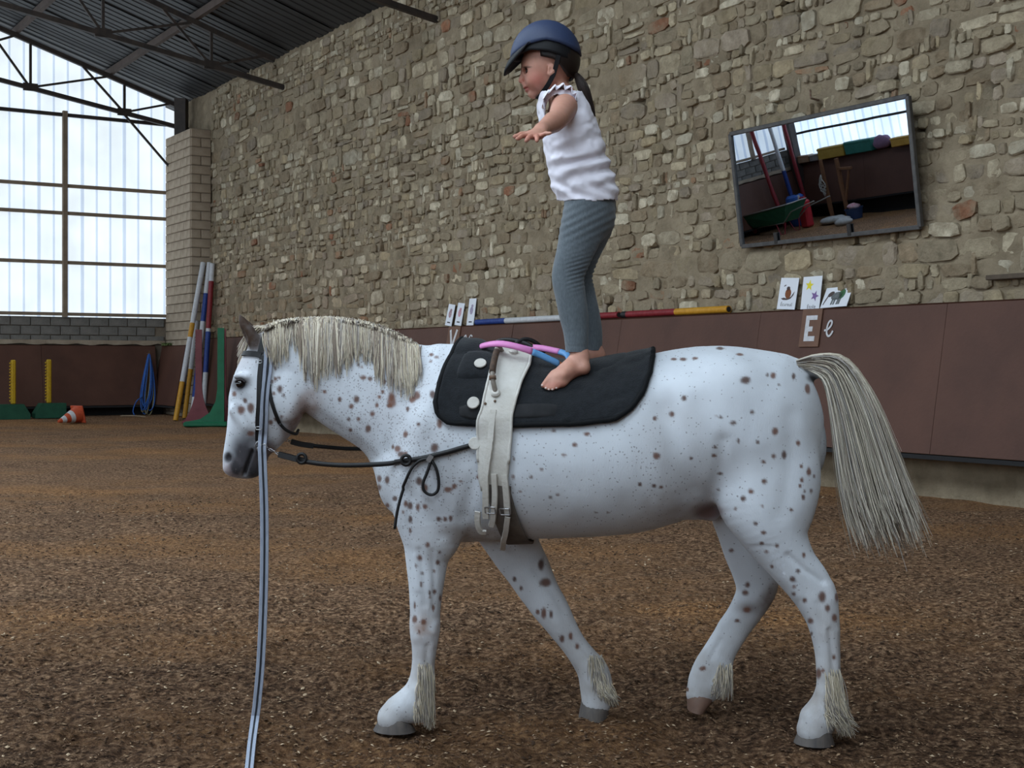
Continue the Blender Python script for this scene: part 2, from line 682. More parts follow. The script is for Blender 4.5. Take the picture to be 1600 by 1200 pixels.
# ---- floor of sand and wood fibre
def floor_material():
    m = bpy.data.materials.new('arena_footing')
    m.use_nodes = True
    nt = m.node_tree
    N, L = nt.nodes, nt.links
    b = N['Principled BSDF']
    b.inputs['Roughness'].default_value = 0.95
    b.inputs['Specular IOR Level'].default_value = 0.1
    g = N.new('ShaderNodeNewGeometry')
    def noise(scale, detail=6, rough=0.65, stretch=None):
        n = N.new('ShaderNodeTexNoise')
        n.inputs['Scale'].default_value = scale
        n.inputs['Detail'].default_value = detail
        n.inputs['Roughness'].default_value = rough
        if stretch:
            mp = N.new('ShaderNodeMapping')
            mp.inputs['Scale'].default_value = stretch
            L.new(g.outputs['Position'], mp.inputs['Vector'])
            L.new(mp.outputs['Vector'], n.inputs['Vector'])
        else:
            L.new(g.outputs['Position'], n.inputs['Vector'])
        return n.outputs['Fac']
    def ramp(f, stops):
        r = N.new('ShaderNodeValToRGB')
        e = r.color_ramp.elements
        e[0].position, e[0].color = stops[0]
        e[1].position, e[1].color = stops[-1]
        for p, c in stops[1:-1]:
            x = e.new(p); x.color = c
        L.new(f, r.inputs['Fac'])
        return r.outputs['Color']
    def mix(f, a, b2, blend='MIX'):
        x = N.new('ShaderNodeMix')
        x.data_type = 'RGBA'; x.blend_type = blend
        if isinstance(f, float): x.inputs['Factor'].default_value = f
        else: L.new(f, x.inputs['Factor'])
        for s, k in ((a, 'A'), (b2, 'B')):
            if isinstance(s, tuple): x.inputs[k].default_value = s
            else: L.new(s, x.inputs[k])
        return x.outputs['Result']
    fine = ramp(noise(36, 5, 0.6), [(0.34, C(58, 43, 33)), (0.5, C(122, 95, 74)), (0.66, C(186, 154, 124))])
    damp = ramp(noise(1.3, 7, 0.7), [(0.34, (0.95, 0.94, 0.93, 1)), (0.66, (1.35, 1.30, 1.22, 1))])
    dry = ramp(noise(0.35, 3, stretch=(0.8, 1.2, 1)), [(0.46, (0, 0, 0, 1)), (0.62, (1, 1, 1, 1))])
    c = mix(1.0, fine, damp, 'MULTIPLY')
    tan = mix(1.0, ramp(noise(40, 5, 0.6), [(0.34, C(88, 62, 42)), (0.5, C(142, 106, 74)), (0.66, C(198, 156, 112))]), damp, 'MULTIPLY')
    c = mix(dry, c, tan)
    fleck = ramp(noise(190, 2), [(0.64, (0, 0, 0, 1)), (0.72, (1, 1, 1, 1))])
    c = mix(fleck, c, C(170, 142, 112))
    # light gradient painted into the footing: darker by the camera, brighter farther off
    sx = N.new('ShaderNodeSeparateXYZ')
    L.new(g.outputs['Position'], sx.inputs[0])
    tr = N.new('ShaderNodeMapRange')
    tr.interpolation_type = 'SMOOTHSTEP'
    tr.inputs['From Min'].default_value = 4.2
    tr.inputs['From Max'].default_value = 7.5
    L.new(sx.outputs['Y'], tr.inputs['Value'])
    near_shade = ramp(tr.outputs['Result'], [(0.0, (0.58, 0.55, 0.54, 1)), (1.0, (1.12, 1.08, 1.06, 1))])
    c = mix(1.0, c, near_shade, 'MULTIPLY')
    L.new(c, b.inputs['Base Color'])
    bp = N.new('ShaderNodeBump')
    bp.inputs['Strength'].default_value = 1.0
    bp.inputs['Distance'].default_value = 0.06
    L.new(noise(34, 6, 0.65), bp.inputs['Height'])
    L.new(bp.outputs['Normal'], b.inputs['Normal'])
    return m

def axis_steps(lo, hi, f0, f1, fine, grow=1.12, cmax=0.8):
    xs = list(np.arange(f0, f1 + 1e-6, fine))
    s, x = fine, f1
    while x < hi:
        s = min(s * grow, cmax); x += s; xs.append(x)
    s, x = fine, f0
    while x > lo:
        s = min(s * grow, cmax); x -= s; xs.insert(0, x)
    return np.array(xs)

gx = axis_steps(-26, 20, -2.4, 2.4, 0.022)
gy = axis_steps(-24, 33, 3.4, 7.0, 0.022)
GX, GY = np.meshgrid(gx, gy, indexing='ij')
def ground_z(x, y):
    near = np.exp(-((np.asarray(x) / 5.0) ** 2 + ((np.asarray(y) - 5) / 6.0) ** 2))
    wu = (np.asarray(x) - CORNER.x) * RU.x + (np.asarray(y) - CORNER.y) * RU.y
    return 0.15 * np.exp(-(np.maximum(wu, 0) / 2.6) ** 2) + (0.020 * vnoise(np.asarray(x) * 3.1, np.asarray(y) * 3.1, 0.0, 3) + 0.012 * near * vnoise(np.asarray(x) * 9, np.asarray(y) * 9, 0.0, 4)
            + 0.012 * near * vnoise(np.asarray(x) * 23, np.asarray(y) * 23, 0.0, 5)) - 0.012
GZ = ground_z(GX, GY)
nx, ny = GX.shape
ii, jj = np.meshgrid(np.arange(nx - 1), np.arange(ny - 1), indexing='ij')
ii, jj = ii.ravel(), jj.ravel()
fu = (GX[ii, jj] - CORNER.x) * RU.x + (GY[ii, jj] - CORNER.y) * RU.y
fv = (GX[ii, jj] - CORNER.x) * RN.x + (GY[ii, jj] - CORNER.y) * RN.y
keep = (fu > -1.2) & (fu < LEN_U + 1.2) & (fv > -1.2) & (fv < LEN_V + 1.2)
ii, jj = ii[keep], jj[keep]
Fq = np.stack([ii * ny + jj, (ii + 1) * ny + jj, (ii + 1) * ny + jj + 1, ii * ny + jj + 1], 1)
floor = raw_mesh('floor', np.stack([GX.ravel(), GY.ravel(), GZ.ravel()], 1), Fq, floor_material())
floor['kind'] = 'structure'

# loose wood chips on the footing
def chips():
    n = 70000
    d = 2.7 + 10.5 * rng.random(n) ** 1.7
    x = (rng.random(n) - 0.5) * 0.86 * d
    y = d
    u = (x - CORNER.x) * RU.x + (y - CORNER.y) * RU.y
    v = (x - CORNER.x) * RN.x + (y - CORNER.y) * RN.y
    ok = (v > 0.7) & (u > 2)
    x, y = x[ok], y[ok]
    n = len(x)
    z = ground_z(x, y) + 0.004
    a = rng.random(n) * 6.28
    l = (0.0035 + 0.0085 * rng.random(n) ** 2) * (0.6 + 0.08 * y)
    w = l * (0.35 + 0.5 * rng.random(n))
    tilt = (rng.random(n) - 0.5) * 0.9
    ca, sa = np.cos(a), np.sin(a)
    V = []
    for sx, sy, sz in ((1, 0, 0), (0, 1, 0), (-1, 0, 0), (0, -1, 0), (0, 0, 1)):
        lx, ly = sx * l, sy * w
        V.append(np.stack([x + lx * ca - ly * sa, y + lx * sa + ly * ca, z + sz * w * 0.5 + lx * tilt], 1))
    V = np.stack(V, 1).reshape(-1, 3)
    o = np.arange(n)[:, None] * 5
    F = np.concatenate([o + np.array([[k, (k + 1) % 4, 4]]) for k in range(4)])
    t = rng.random(n)[:, None]
    pal = np.array([[lin(r), lin(g), lin(b_), 1] for r, g, b_ in ((64, 49, 38), (92, 71, 55), (116, 92, 72), (146, 120, 94), (186, 162, 134))])
    cc = pal[np.searchsorted(np.array([.30, .62, .84, .955]), t[:, 0])]
    o = raw_mesh('wood_chips', V, F, mat('wood_chip', C(255, 255, 255), 0.9, attr='Col', spec=0.1), colors=np.repeat(cc, 5, 0), smooth=False)
    tag(o, 'pale wood chips strewn over the brown arena footing', 'wood chips', kind='stuff')
chips()

# ---- stone wall
M_mortar = mat('lime_mortar', C(118, 105, 86), 0.95, color2=C(156, 141, 118), vscale=3.2, bump=0.9, bscale=22, spec=0.15, detail=8)
M_stone = mat('rubble_stone', C(196, 194, 190), 0.92, var=0.0, color2=C(255, 255, 255), vscale=9, bump=0.9, bscale=30, attr='Col', spec=0.15, detail=10)
def smear_mortar(m, color):
    """patches of mortar wiped over the stones' faces"""
    nt = m.node_tree
    N, L = nt.nodes, nt.links
    b = N['Principled BSDF']
    src = b.inputs['Base Color'].links[0].from_socket
    g = N.new('ShaderNodeNewGeometry')
    n = N.new('ShaderNodeTexNoise')
    n.inputs['Scale'].default_value = 3.2
    n.inputs['Detail'].default_value = 9
    n.inputs['Roughness'].default_value = 0.7
    L.new(g.outputs['Position'], n.inputs['Vector'])
    r = N.new('ShaderNodeMapRange')
    r.inputs['From Min'].default_value = 0.46
    r.inputs['From Max'].default_value = 0.60
    r.inputs['To Max'].default_value = 0.75
    L.new(n.outputs['Fac'], r.inputs['Value'])
    mx = N.new('ShaderNodeMix')
    mx.data_type = 'RGBA'
    mx.inputs['B'].default_value = color
    L.new(r.outputs['Result'], mx.inputs['Factor'])
    L.new(src, mx.inputs['A'])
    L.new(mx.outputs['Result'], b.inputs['Base Color'])
smear_mortar(M_stone, C(146, 132, 110))

def wall_relief(u, z):
    """how far the mortar stands out of the wall plane"""
    rough = 0.5 + 0.5 * np.clip((np.asarray(z) - 4.2 + 1.1 * vnoise(np.asarray(u) * 0.35, np.asarray(z) * 0.5, 0, 40)) / 1.2, -1, 1)
    return 0.020 + 0.016 * vnoise(np.asarray(u) * 2.3, np.asarray(z) * 2.7, 0, 41) + 0.012 * vnoise(np.asarray(u) * 7, np.asarray(z) * 8, 0, 42) - 0.030 * rough

us = np.concatenate([np.arange(0, 27, 0.04), np.arange(27, LEN_U + 0.1, 0.2)])
zs = np.concatenate([[-0.3, 0, .1, .2, .3, .4, .5, .8, 1.2], np.arange(1.6, 7.45, 0.04)])
UU, ZZ = np.meshgrid(us, zs, indexing='ij')
RR = wall_relief(UU, ZZ) - 0.012 + 0.012 * vnoise(UU * 15, ZZ * 17, 0, 43)
for k in range(420):          # lost stones and open joints
    pu, pz, pr = random.uniform(2, 26), random.uniform(1.9, 7.2), random.choice((.03, .04, .05, .07))
    RR -= 0.10 * np.exp(-(((UU - pu) / (pr * random.uniform(1, 2))) ** 2 + ((ZZ - pz) / (pr * .8)) ** 2) ** 2)
Pw = np.array(CORNER)[None, None, :] + UU[..., None] * np.array(RU) + RR[..., None] * np.array(RN) + ZZ[..., None] * np.array([0, 0, 1.0])
na, nb = UU.shape
ii, jj = np.meshgrid(np.arange(na - 1), np.arange(nb - 1), indexing='ij')
ii, jj = ii.ravel(), jj.ravel()
wall_right = raw_mesh('wall_right', Pw.reshape(-1, 3), np.stack([ii * nb + jj, ii * nb + jj + 1, (ii + 1) * nb + jj + 1, (ii + 1) * nb + jj], 1), M_mortar)
wall_right['kind'] = 'structure'

STONES = [(186, 171, 144), (166, 151, 127), (198, 184, 158), (152, 134, 110), (174, 157, 128), (212, 200, 176), (168, 153, 134), (170, 136, 108), (162, 116, 90)]
def stone_cells():
    cells = []
    z = 1.62
    row = 0
    while z < 7.3:
        h = random.choice((0.10, 0.13, 0.15, 0.18, 0.21, 0.25))
        u = 1.55 + random.random() * 0.2
        while u < LEN_U - 0.1:
            l = h * random.choice((0.8, 1.0, 1.3, 1.6, 2.0, 2.5))
            r = random.random()
            if r < 0.16 and h > 0.15:
                k = 0.35 + 0.3 * random.random()
                cells.append((u, z, l, h * k)); cells.append((u, z + h * k, l, h * (1 - k)))
            elif r < 0.22:
                cells.append((u, z, h * 0.55, h * 1.55)); l = h * 0.55
            else:
                cells.append((u, z, l, h))
            u += l
        z += h
        row += 1
    return cells

def make_stones():
    data = []
    for (u, z, l, h) in stone_cells():
        cu, cz = u + l / 2, z + h / 2
        wz = 0.07 * float(vnoise(cu * 0.6, cz * 0.7, 0.3, 50)) + 0.03 * float(vnoise(cu * 1.9, cz * 1.5, 0.3, 51))
        wu = 0.06 * float(vnoise(cu * 0.8, cz * 0.9, 0.3, 52))
        cu += wu; cz += wz
        if cz + h / 2 > 7.34 or random.random() < 0.035: continue
        g = 0.003 + 0.010 * random.random()
        hl, hh = max(l / 2 - g, 0.03), max(h / 2 - g, 0.025)
        base = float(wall_relief(cu, cz))
        prot = base + random.choice((-0.006, 0.004, 0.010, 0.018, 0.03))
        if cz < 4.0 and random.random() < 0.35: prot = base - 0.006
        col0 = random.choice(STONES[:7] if random.random() < 0.86 else STONES)
        pink = max(0.0, min(1.0, (4.2 - cz) / 3)) * max(0.0, min(1.0, (14 - cu) / 10))
        br = random.uniform(0.86, 1.08)
        col1 = [c * br for c in col0]
        col1 = [col1[0] * (1 + 0.03 * pink), col1[1] * (1 - 0.05 * pink), col1[2] * (1 - 0.09 * pink)]
        rgba = C(*[min(255, c) for c in col1])
        rot = random.gauss(0, 0.06)
        ca, sa = math.cos(rot), math.sin(rot)
        pts = []
        for k in range(8):
            sx = (1, 1, .62, -.62, -1, -1, -.62, .62)[k] * random.uniform(0.84, 1.06)
            sy = (-.62, .62, 1, 1, .62, -.62, -1, -1)[k] * random.uniform(0.82, 1.06)
            a, b = sx * hl, sy * hh
            pts.append((a * ca - b * sa, a * sa + b * ca))
        V, Fc = [], []
        for ring, (s, d) in enumerate(((1.0, base - 0.06), (0.98, prot - 0.010), (0.80, prot))):
            for (a, b) in pts:
                V.append(W(cu + a * s, d + (random.uniform(-.012, .012) if ring else 0), cz + b * s))
        for r in range(2):
            for k in range(8):
                Fc.append((r * 8 + k, r * 8 + (k + 1) % 8, (r + 1) * 8 + (k + 1) % 8, (r + 1) * 8 + k))
        Fc.append(tuple(16 + k for k in range(8)))
        p = W(cu, 0, cz)
        sx = 800 + FPX * p.x / p.y if p.y > 1 else 9999
        sy = HORIZON - FPX * (p.z - CAM_H) / p.y if p.y > 1 else 9999
        area = hl * hh * (FPX / max(p.y, 1)) ** 2 if (10 < sx < 1590 and 8 < sy < 1190 and cz > 1.95) else 0
        if 1150 < sx < 1435 and 165 < sy < 380: area = 0
        if 800 < sx < 960 and sy > 60: area = 0
        data.append((area, V, Fc, rgba))
    data.sort(key=lambda d: -d[0])
    for area, V, Fc, rgba in data[:300]:
        MB().add(V, Fc, rgba).build('stone', M_stone, wall_right, smooth=24)
    rest = MB()
    for area, V, Fc, rgba in data[300:]:
        rest.add(V, Fc, rgba)
    rest.build('stones', M_stone, wall_right, smooth=24, kind='stuff')
make_stones()

# ---- concrete block corner pier, end wall, far wall
M_block = mat('concrete_block', C(146, 130, 112), 0.95, color2=C(182, 166, 146), vscale=2.5, bump=0.6, bscale=45, spec=0.15)
M_block_grey = mat('grey_block', C(104, 102, 98), 0.95, color2=C(134, 130, 124), vscale=4, bump=0.6, bscale=40, spec=0.15)
M_joint = mat('block_joint', C(124, 112, 98), 0.95, var=0.15, spec=0.1)
M_steel = mat('painted_steel', C(52, 48, 46), 0.6, color2=C(74, 64, 58), vscale=6, spec=0.3)
M_rail = mat('window_steel', C(128, 112, 96), 0.6, color2=C(150, 134, 114), vscale=5, spec=0.3)

pier = struct(MB().box(W(0.84, 0.225, 3.05), 1.68, 0.45, 6.7, RU, RN, Z3), 'wall_corner_pier', M_joint)
proto = {}
def block(kind, c, sx, sy, sz, parent, m):
    if kind not in proto:
        proto[kind] = MB().box(c, sx, sy, sz, RU, RN, Z3, bev=0.012).build('block', m, parent, origin=c)
    else:
        o = proto[kind].copy()
        col.objects.link(o)
        o.parent = parent
        o.location = Vector(c) - wloc(parent)
for r in range(32):
    z = 0.1 + 0.2 * r
    off = 0.0 if r % 2 else -0.21
    for k in range(5):
        u0, u1 = max(0.02, off + 0.42 * k), min(1.69, off + 0.42 * (k + 1))
        if u1 - u0 < 0.1: continue
        block(('n', round(u1 - u0, 2)), W((u0 + u1) / 2, 0.40 + random.uniform(-.004, .004), z), u1 - u0 - 0.014, 0.15, 0.186, pier, M_block)
    spans = ((0.0, 0.46),) if r % 2 else ((0.0, 0.23), (0.23, 0.46))
    for a, b in spans:
        block(('u', round(b - a, 2)), W(1.66 + random.uniform(-.004, .004), (a + b) / 2, z), 0.09, b - a - 0.014, 0.186, pier, M_block)
struct(MB().beam(W(0.45, 0.25, 6.4), W(0.45, 0.25, 7.25), 0.3, 0.25), 'trim_1', M_steel)

def block_wall(name, axis, length, z0, z1):
    """low wall of blocks along the arena end ('u' plane at u=0) or the far side ('v' plane at v=20)"""
    mb = MB()
    if axis == 'back': mb.box(W(-0.14, length / 2, (z1 + z0) / 2), 0.2, length, z1 - z0, RU, RN, Z3)
    elif axis == 'left': mb.box(W(length / 2, LEN_V + 0.14, (z1 + z0) / 2), length, 0.2, z1 - z0, RU, RN, Z3)
    else: mb.box(W(LEN_U + 0.14, LEN_V / 2, (z1 + z0) / 2), 0.2, LEN_V, z1 - z0, RU, RN, Z3)
    return struct(mb, name, M_joint)
wall_back = block_wall('wall_back', 'back', LEN_V, -0.3, 2.3)
for r in range(3):
    z = 1.80 + 0.2 * r
    for k in range(48):
        v = 0.5 + 0.42 * k + (0.21 if r % 2 else 0)
        if v > 19.7: continue
        block('back', W(-0.05 + random.uniform(-.005, .005), v + 0.2, z), 0.09, 0.406, 0.188, wall_back, M_block_grey)
# rough concrete lip under the blocks, over the boards
lip = [[], []]
for k in range(120):
    v = 0.5 + k * 0.165
    lip[0].append((v, 1.70 + 0.03 * math.sin(k * 1.7) * random.random()))
    lip[1].append((v, 1.79))
mb = MB()
rows = [[W(0.03, v, z) for v, z in lip[0]], [W(0.06, v, z) for v, z in lip[0]], [W(0.06, v, z) for v, z in lip[1]], [W(-0.02, v, z + .01) for v, z in lip[1]]]
mb.grid(rows)
mb.build('concrete_lip', M_block, wall_back, smooth=0)
wall_left = block_wall('wall_left', 'left', LEN_U, -0.3, 1.95)
wall_front = block_wall('wall_front', 'front', LEN_U, -0.3, 7.0)
struct(MB().prism([(0, 7.0), (20, 7.0), (20, EAVE), (10, roof_z(10)), (0, EAVE)], W(LEN_U + .05, 0, 0), RN, Z3, RU, 0.2), 'wall_front_gable', M_block_grey)

# ---- translucent sheeting: end wall (window_1), far side (window_2), roof lights
SKYC = (0.76, 0.89, 1.0, 1)
RIBC = (0.66, 0.80, 1.0, 1)
M_glow_end = glow_mat('sheet_end', (0.84, 0.94, 1.0, 1), GLOW_END, 0.10)
M_rib_end = glow_mat('sheet_end_rib', RIBC, GLOW_END * 0.78, 0.1)
M_glow_side = glow_mat('sheet_side', SKYC, GLOW_SIDE, 0.15)
M_rib_side = glow_mat('sheet_side_rib', RIBC, GLOW_SIDE * 0.75, 0.1)
M_glow_roof = glow_mat('sheet_roof', SKYC, GLOW_ROOF, 0.05)

def sheet(parent, name, P, a0, a1, lo, hi, mats, rib=0.3, ribw=0.055, depth=0.03):
    """one corrugated sheet: P(a, d, z) gives the point; runs a0..a1, from lo(a) to hi(a)"""
    mb = MB()
    prof = []
    a = a0
    while a < a1 - 1e-6:
        e = min(a + rib, a1)
        prof += [(a, 0, 1), (a + ribw * 0.25, depth, 1), (a + ribw * 0.75, depth, 1), (a + ribw, 0, 0)]
        a = e
    prof.append((a1, 0, 0))
    for i in range(len(prof) - 1):
        (x0, d0, k), (x1, d1, _) = prof[i], prof[i + 1]
        if x1 - x0 < 1e-6: continue
        mb.cur = k
        mb.add([P(x0, d0, lo(x0)), P(x1, d1, lo(x1)), P(x1, d1, hi(x1)), P(x0, d0, hi(x0))], [(0, 1, 2, 3)])
    return mb.build(name, mats, parent, smooth=0, recalc=False)

# end wall
win1 = struct(MB().beam(W(0.02, 0.45, 2.36), W(0.02, 19.6, 2.36), 0.09, 0.07), 'window_1', M_rail)
Pend = lambda a, d, z: W(-0.10 + d, a, z)
for k in range(21):
    a0 = 0.44 + 0.93 * k
    sheet(win1, 'sheet', Pend, a0, min(a0 + 0.93, 19.9), lambda a: 2.3, lambda a: roof_z(a) - 0.02, [M_glow_end, M_rib_end])
for z in (6.72, 5.17, 4.57, 3.49):
    MB().beam(W(0.0, 0.45, z), W(0.0, 19.6, z), 0.07, 0.075).build('rail', M_rail if z < 6 else M_steel, win1)
for v in (2.72, 5.3, 7.9, 10.5, 13.1, 15.7, 18.3):
    MB().beam(W(0.03, v, 2.3), W(0.03, v, 6.8), 0.10, 0.10, up=RU).build('mullion', M_rail, win1)

# far long side, seen in the mirror
win2 = struct(MB().beam(W(0.0, 19.98, 1.95), W(LEN_U, 19.98, 1.95), 0.10, 0.08), 'window_2', M_rail)
Pside = lambda a, d, z: W(a, 20.10 - d, z)
for k in range(45):
    a0 = 0.1 + 0.93 * k
    if a0 > LEN_U - 0.2: break
    sheet(win2, 'sheet', Pside, a0, min(a0 + 0.93, LEN_U), lambda a: 1.9, lambda a: EAVE, [M_glow_side, M_rib_side])
for z in (2.72, 4.2, 5.7):
    MB().beam(W(0.0, 20.0, z), W(LEN_U, 20.0, z), 0.07, 0.07).build('rail', M_steel, win2)

# ---- roof: outer slabs, sheets, purlins, trusses
M_sheet = mat('roof_sheet', C(44, 45, 47), 0.5, color2=C(62, 63, 65), vscale=1.2, spec=0.3)
mb = MB()
ridge = roof_z(10) + 0.16
for s in (0, 1):
    v0, v1 = (0, 10) if s == 0 else (20, 10)
    e = -0.9 if s == 0 else 20.9
    ze = EAVE - 0.9 * SLOPE + 0.16
    mb.add([W(-1, e, ze), W(LEN_U + 1, e, ze), W(LEN_U + 1, 10, ridge), W(-1, 10, ridge),
            W(-1, e, ze + .05), W(LEN_U + 1, e, ze + .05), W(LEN_U + 1, 10, ridge + .05), W(-1, 10, ridge + .05)],
           [(0, 1, 2, 3), (4, 5, 6, 7), (0, 1, 5, 4), (1, 2, 6, 5), (2, 3, 7, 6), (3, 0, 4, 7)])
ceiling = struct(mb, 'ceiling', M_sheet, smooth=0)
roofP = {}
def roof_sheet(u0, v0, v1, lift, glow=False):
    key = (round(v0, 1), round(lift, 3), glow)
    if key in roofP:
        o = roofP[key][0].copy()
        col.objects.link(o)
        o.parent = ceiling
        o.location = Vector(roofP[key][0].location) + RU * (u0 - roofP[key][1])
        return
    P = lambda a, d, v: W(a, v, roof_z(v) + 0.07 - lift + d * 0.7)
    o = sheet(ceiling, 'rooflight_sheet' if glow else 'roof_sheet', P, u0 + 0.005, u0 + 0.995, lambda a: v0, lambda a: v1,
              [M_glow_roof, M_glow_roof] if glow else [M_sheet, M_sheet], rib=0.25, ribw=0.09, depth=0.02)
    roofP[key] = (o, u0)
for k in range(-1, 43):
    lift = 0.02 * (k % 2)
    roof_sheet(k, -0.6, 4.9, lift + 0.01)
    roof_sheet(k, 4.8, 10.0, lift)
    roof_sheet(k, 15.1, 20.6, lift + 0.01)
    roof_sheet(k, 10.0, 15.2, lift, glow=(k % 5 in (2, 3) and 3 < k < 40))

mbp = None
for v in (1.75, 3.75, 5.75, 7.75, 9.7, 10.3, 12.25, 14.25, 16.25, 18.25):
    p = MB().beam(W(-0.4, v, roof_z(v) - 0.03), W(LEN_U, v, roof_z(v) - 0.03), 0.09, 0.14)
    o = p.build('purlin', mat('purlin_timber', C(88, 76, 70), 0.8, var=0.2, vscale=4), ceiling)

def chord_z(v):
    s = v if v < 10 else 20 - v
    return 6.62 + 0.165 * s
def truss(u, first=False):
    t = MB()
    for s in (0, 1):
        f = (lambda v: v) if s == 0 else (lambda v: 20 - v)
        t.beam(W(u, f(0), chord_z(0)), W(u, f(10), chord_z(10)), 0.09, 0.09)
        t.beam(W(u, f(0.2), roof_z(0.2) - 0.16), W(u, f(10), roof_z(10) - 0.16), 0.09, 0.10)
        nodes = [1.46, 3.48, 5.5, 7.5]
        for i, v in enumerate(nodes):
            t.beam(W(u, f(v), chord_z(v)), W(u, f(v), roof_z(v) - 0.12), 0.05, 0.05, up=RU)
            t.box(W(u, f(v), chord_z(v) + 0.02), 0.06, 0.30, 0.16, RU, RN, Z3)
            nxt = [0.35, 1.75, 3.75, 5.75][i]
            t.beam(W(u, f(v + .05), chord_z(v)), W(u, f(nxt), roof_z(nxt) - 0.14), 0.045, 0.045)
            nx2 = v + 1.0
            t.beam(W(u, f(v), chord_z(v)), W(u, f(nx2), roof_z(nx2) - 0.14), 0.045, 0.045)
        if first and s == 0:
            t.beam(W(u, 1.5, chord_z(1.5)), W(u, 0.45, 5.75), 0.045, 0.045)
    o = t.build('trim_roof_truss', M_steel)
    o['kind'] = 'structure'
    return o
tr0 = truss(0.18, True)
tr1 = truss(5.75)
for k in range(1, 7):
    o = tr1.copy()
    col.objects.link(o)
    o.location = Vector(tr1.location) + RU * (6.05 * k)

# ---- kick boards along the walls
M_brown = mat('brown_board', C(79, 52, 42), 0.6, color2=C(93, 62, 50), vscale=1.6, spec=0.3, bump=0.12, bscale=30, detail=8)
M_under = mat('dark_rubber', C(34, 33, 34), 0.7, spec=0.3)
def kick(name, P, a0, a1, step, ztop=1.83, zbot=0.43, vt=0.12, vb=0.37):
    """sloping boards: P(a, d, z) point at run a, distance d off the wall"""
    mb = MB()
    mb.add([P(a0, 0, ztop - .03), P(a1, 0, ztop - .03), P(a1, vt - .01, ztop - .03), P(a0, vt - .01, ztop - .03),
            P(a0, 0, ztop), P(a1, 0, ztop), P(a1, vt + .02, ztop), P(a0, vt + .02, ztop)],
           [(0, 1, 2, 3), (4, 5, 6, 7), (0, 1, 5, 4), (2, 3, 7, 6), (1, 2, 6, 5), (0, 3, 7, 4)])
    root = mb.build(name, M_brown, smooth=0)
    root['kind'] = 'structure'
    a = a0
    while a < a1 - 0.05:
        b = min(a + step, a1)
        q = MB()
        j = 0.003
        n0 = random.uniform(0, .006)
        q.add([P(a + j, vt + n0, ztop), P(b - j, vt + n0, ztop), P(b - j, vb + n0, zbot), P(a + j, vb + n0, zbot),
               P(a + j, vt - .03, ztop), P(b - j, vt - .03, ztop), P(b - j, vb - .03, zbot), P(a + j, vb - .03, zbot)],
              [(0, 1, 2, 3), (4, 5, 6, 7), (0, 1, 5, 4), (1, 2, 6, 5), (2, 3, 7, 6), (3, 0, 4, 7)])
        q.build('board', M_brown, root, smooth=0)
        a = b
    q = MB()
    q.add([P(a0, vb + .02, zbot - .01), P(a1, vb + .02, zbot - .01), P(a1, vb + .02, zbot - .05), P(a0, vb + .02, zbot - .05),
           P(a0, vb - .06, zbot - .01), P(a1, vb - .06, zbot - .01), P(a1, vb - .06, zbot - .05), P(a0, vb - .06, zbot - .05)],
          [(0, 1, 2, 3), (4, 5, 6, 7), (0, 1, 5, 4), (1, 2, 6, 5), (2, 3, 7, 6), (3, 0, 4, 7)])
    q.build('edge_strip', M_under, root, smooth=0)
    return root
kick_right = kick('baseboard_right', lambda a, d, z: W(a, d, z), 1.72, LEN_U, 2.5)
kick_pier = kick('baseboard_pier', lambda a, d, z: W(a, d + 0.46, z), 0.1, 1.7, 1.6, ztop=1.68, zbot=0.36)
kick_back = kick('baseboard_back', lambda a, d, z: W(d, a, z), 0.75, 19.8, 2.5, ztop=1.68, zbot=0.36)
kick_left = kick('baseboard_left', lambda a, d, z: W(a, 20 - d, z), 0.3, LEN_U, 2.5, ztop=1.83, zbot=0.55)
kick_front = kick('baseboard_front', lambda a, d, z: W(LEN_U - d, a, z), 0.3, 19.7, 2.5)
# dark footing under the boards of the end and far walls
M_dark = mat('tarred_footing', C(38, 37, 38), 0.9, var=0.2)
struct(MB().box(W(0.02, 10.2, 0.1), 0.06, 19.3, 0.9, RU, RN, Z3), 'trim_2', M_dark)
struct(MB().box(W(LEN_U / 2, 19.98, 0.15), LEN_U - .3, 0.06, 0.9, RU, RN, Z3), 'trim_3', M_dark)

# ================================================================== the horse
def YH(px):
    """depth of the horse's middle plane: it walks slightly away from the camera to the left"""
    return 4.70 - (px - 640) / 640.0 * 0.12

def HP(px, py, lat=0.0):
    return P3(px, py, YH(px) + lat)

def hstation(x1, y1, x2, y2, lat, b):
    """section of the body between two outline points of the profile"""
    p, q = HP(x1, y1, lat), HP(x2, y2, lat)
    return np.array(list((p + q) / 2) + [(p - q).length / 2, b])

def htube(F, rows, k, n=5):
    st = catmull([hstation(*r) for r in rows], n)
    F.tube([(s[:3], max(s[3], .004), max(s[4], .004)) for s in st], k)

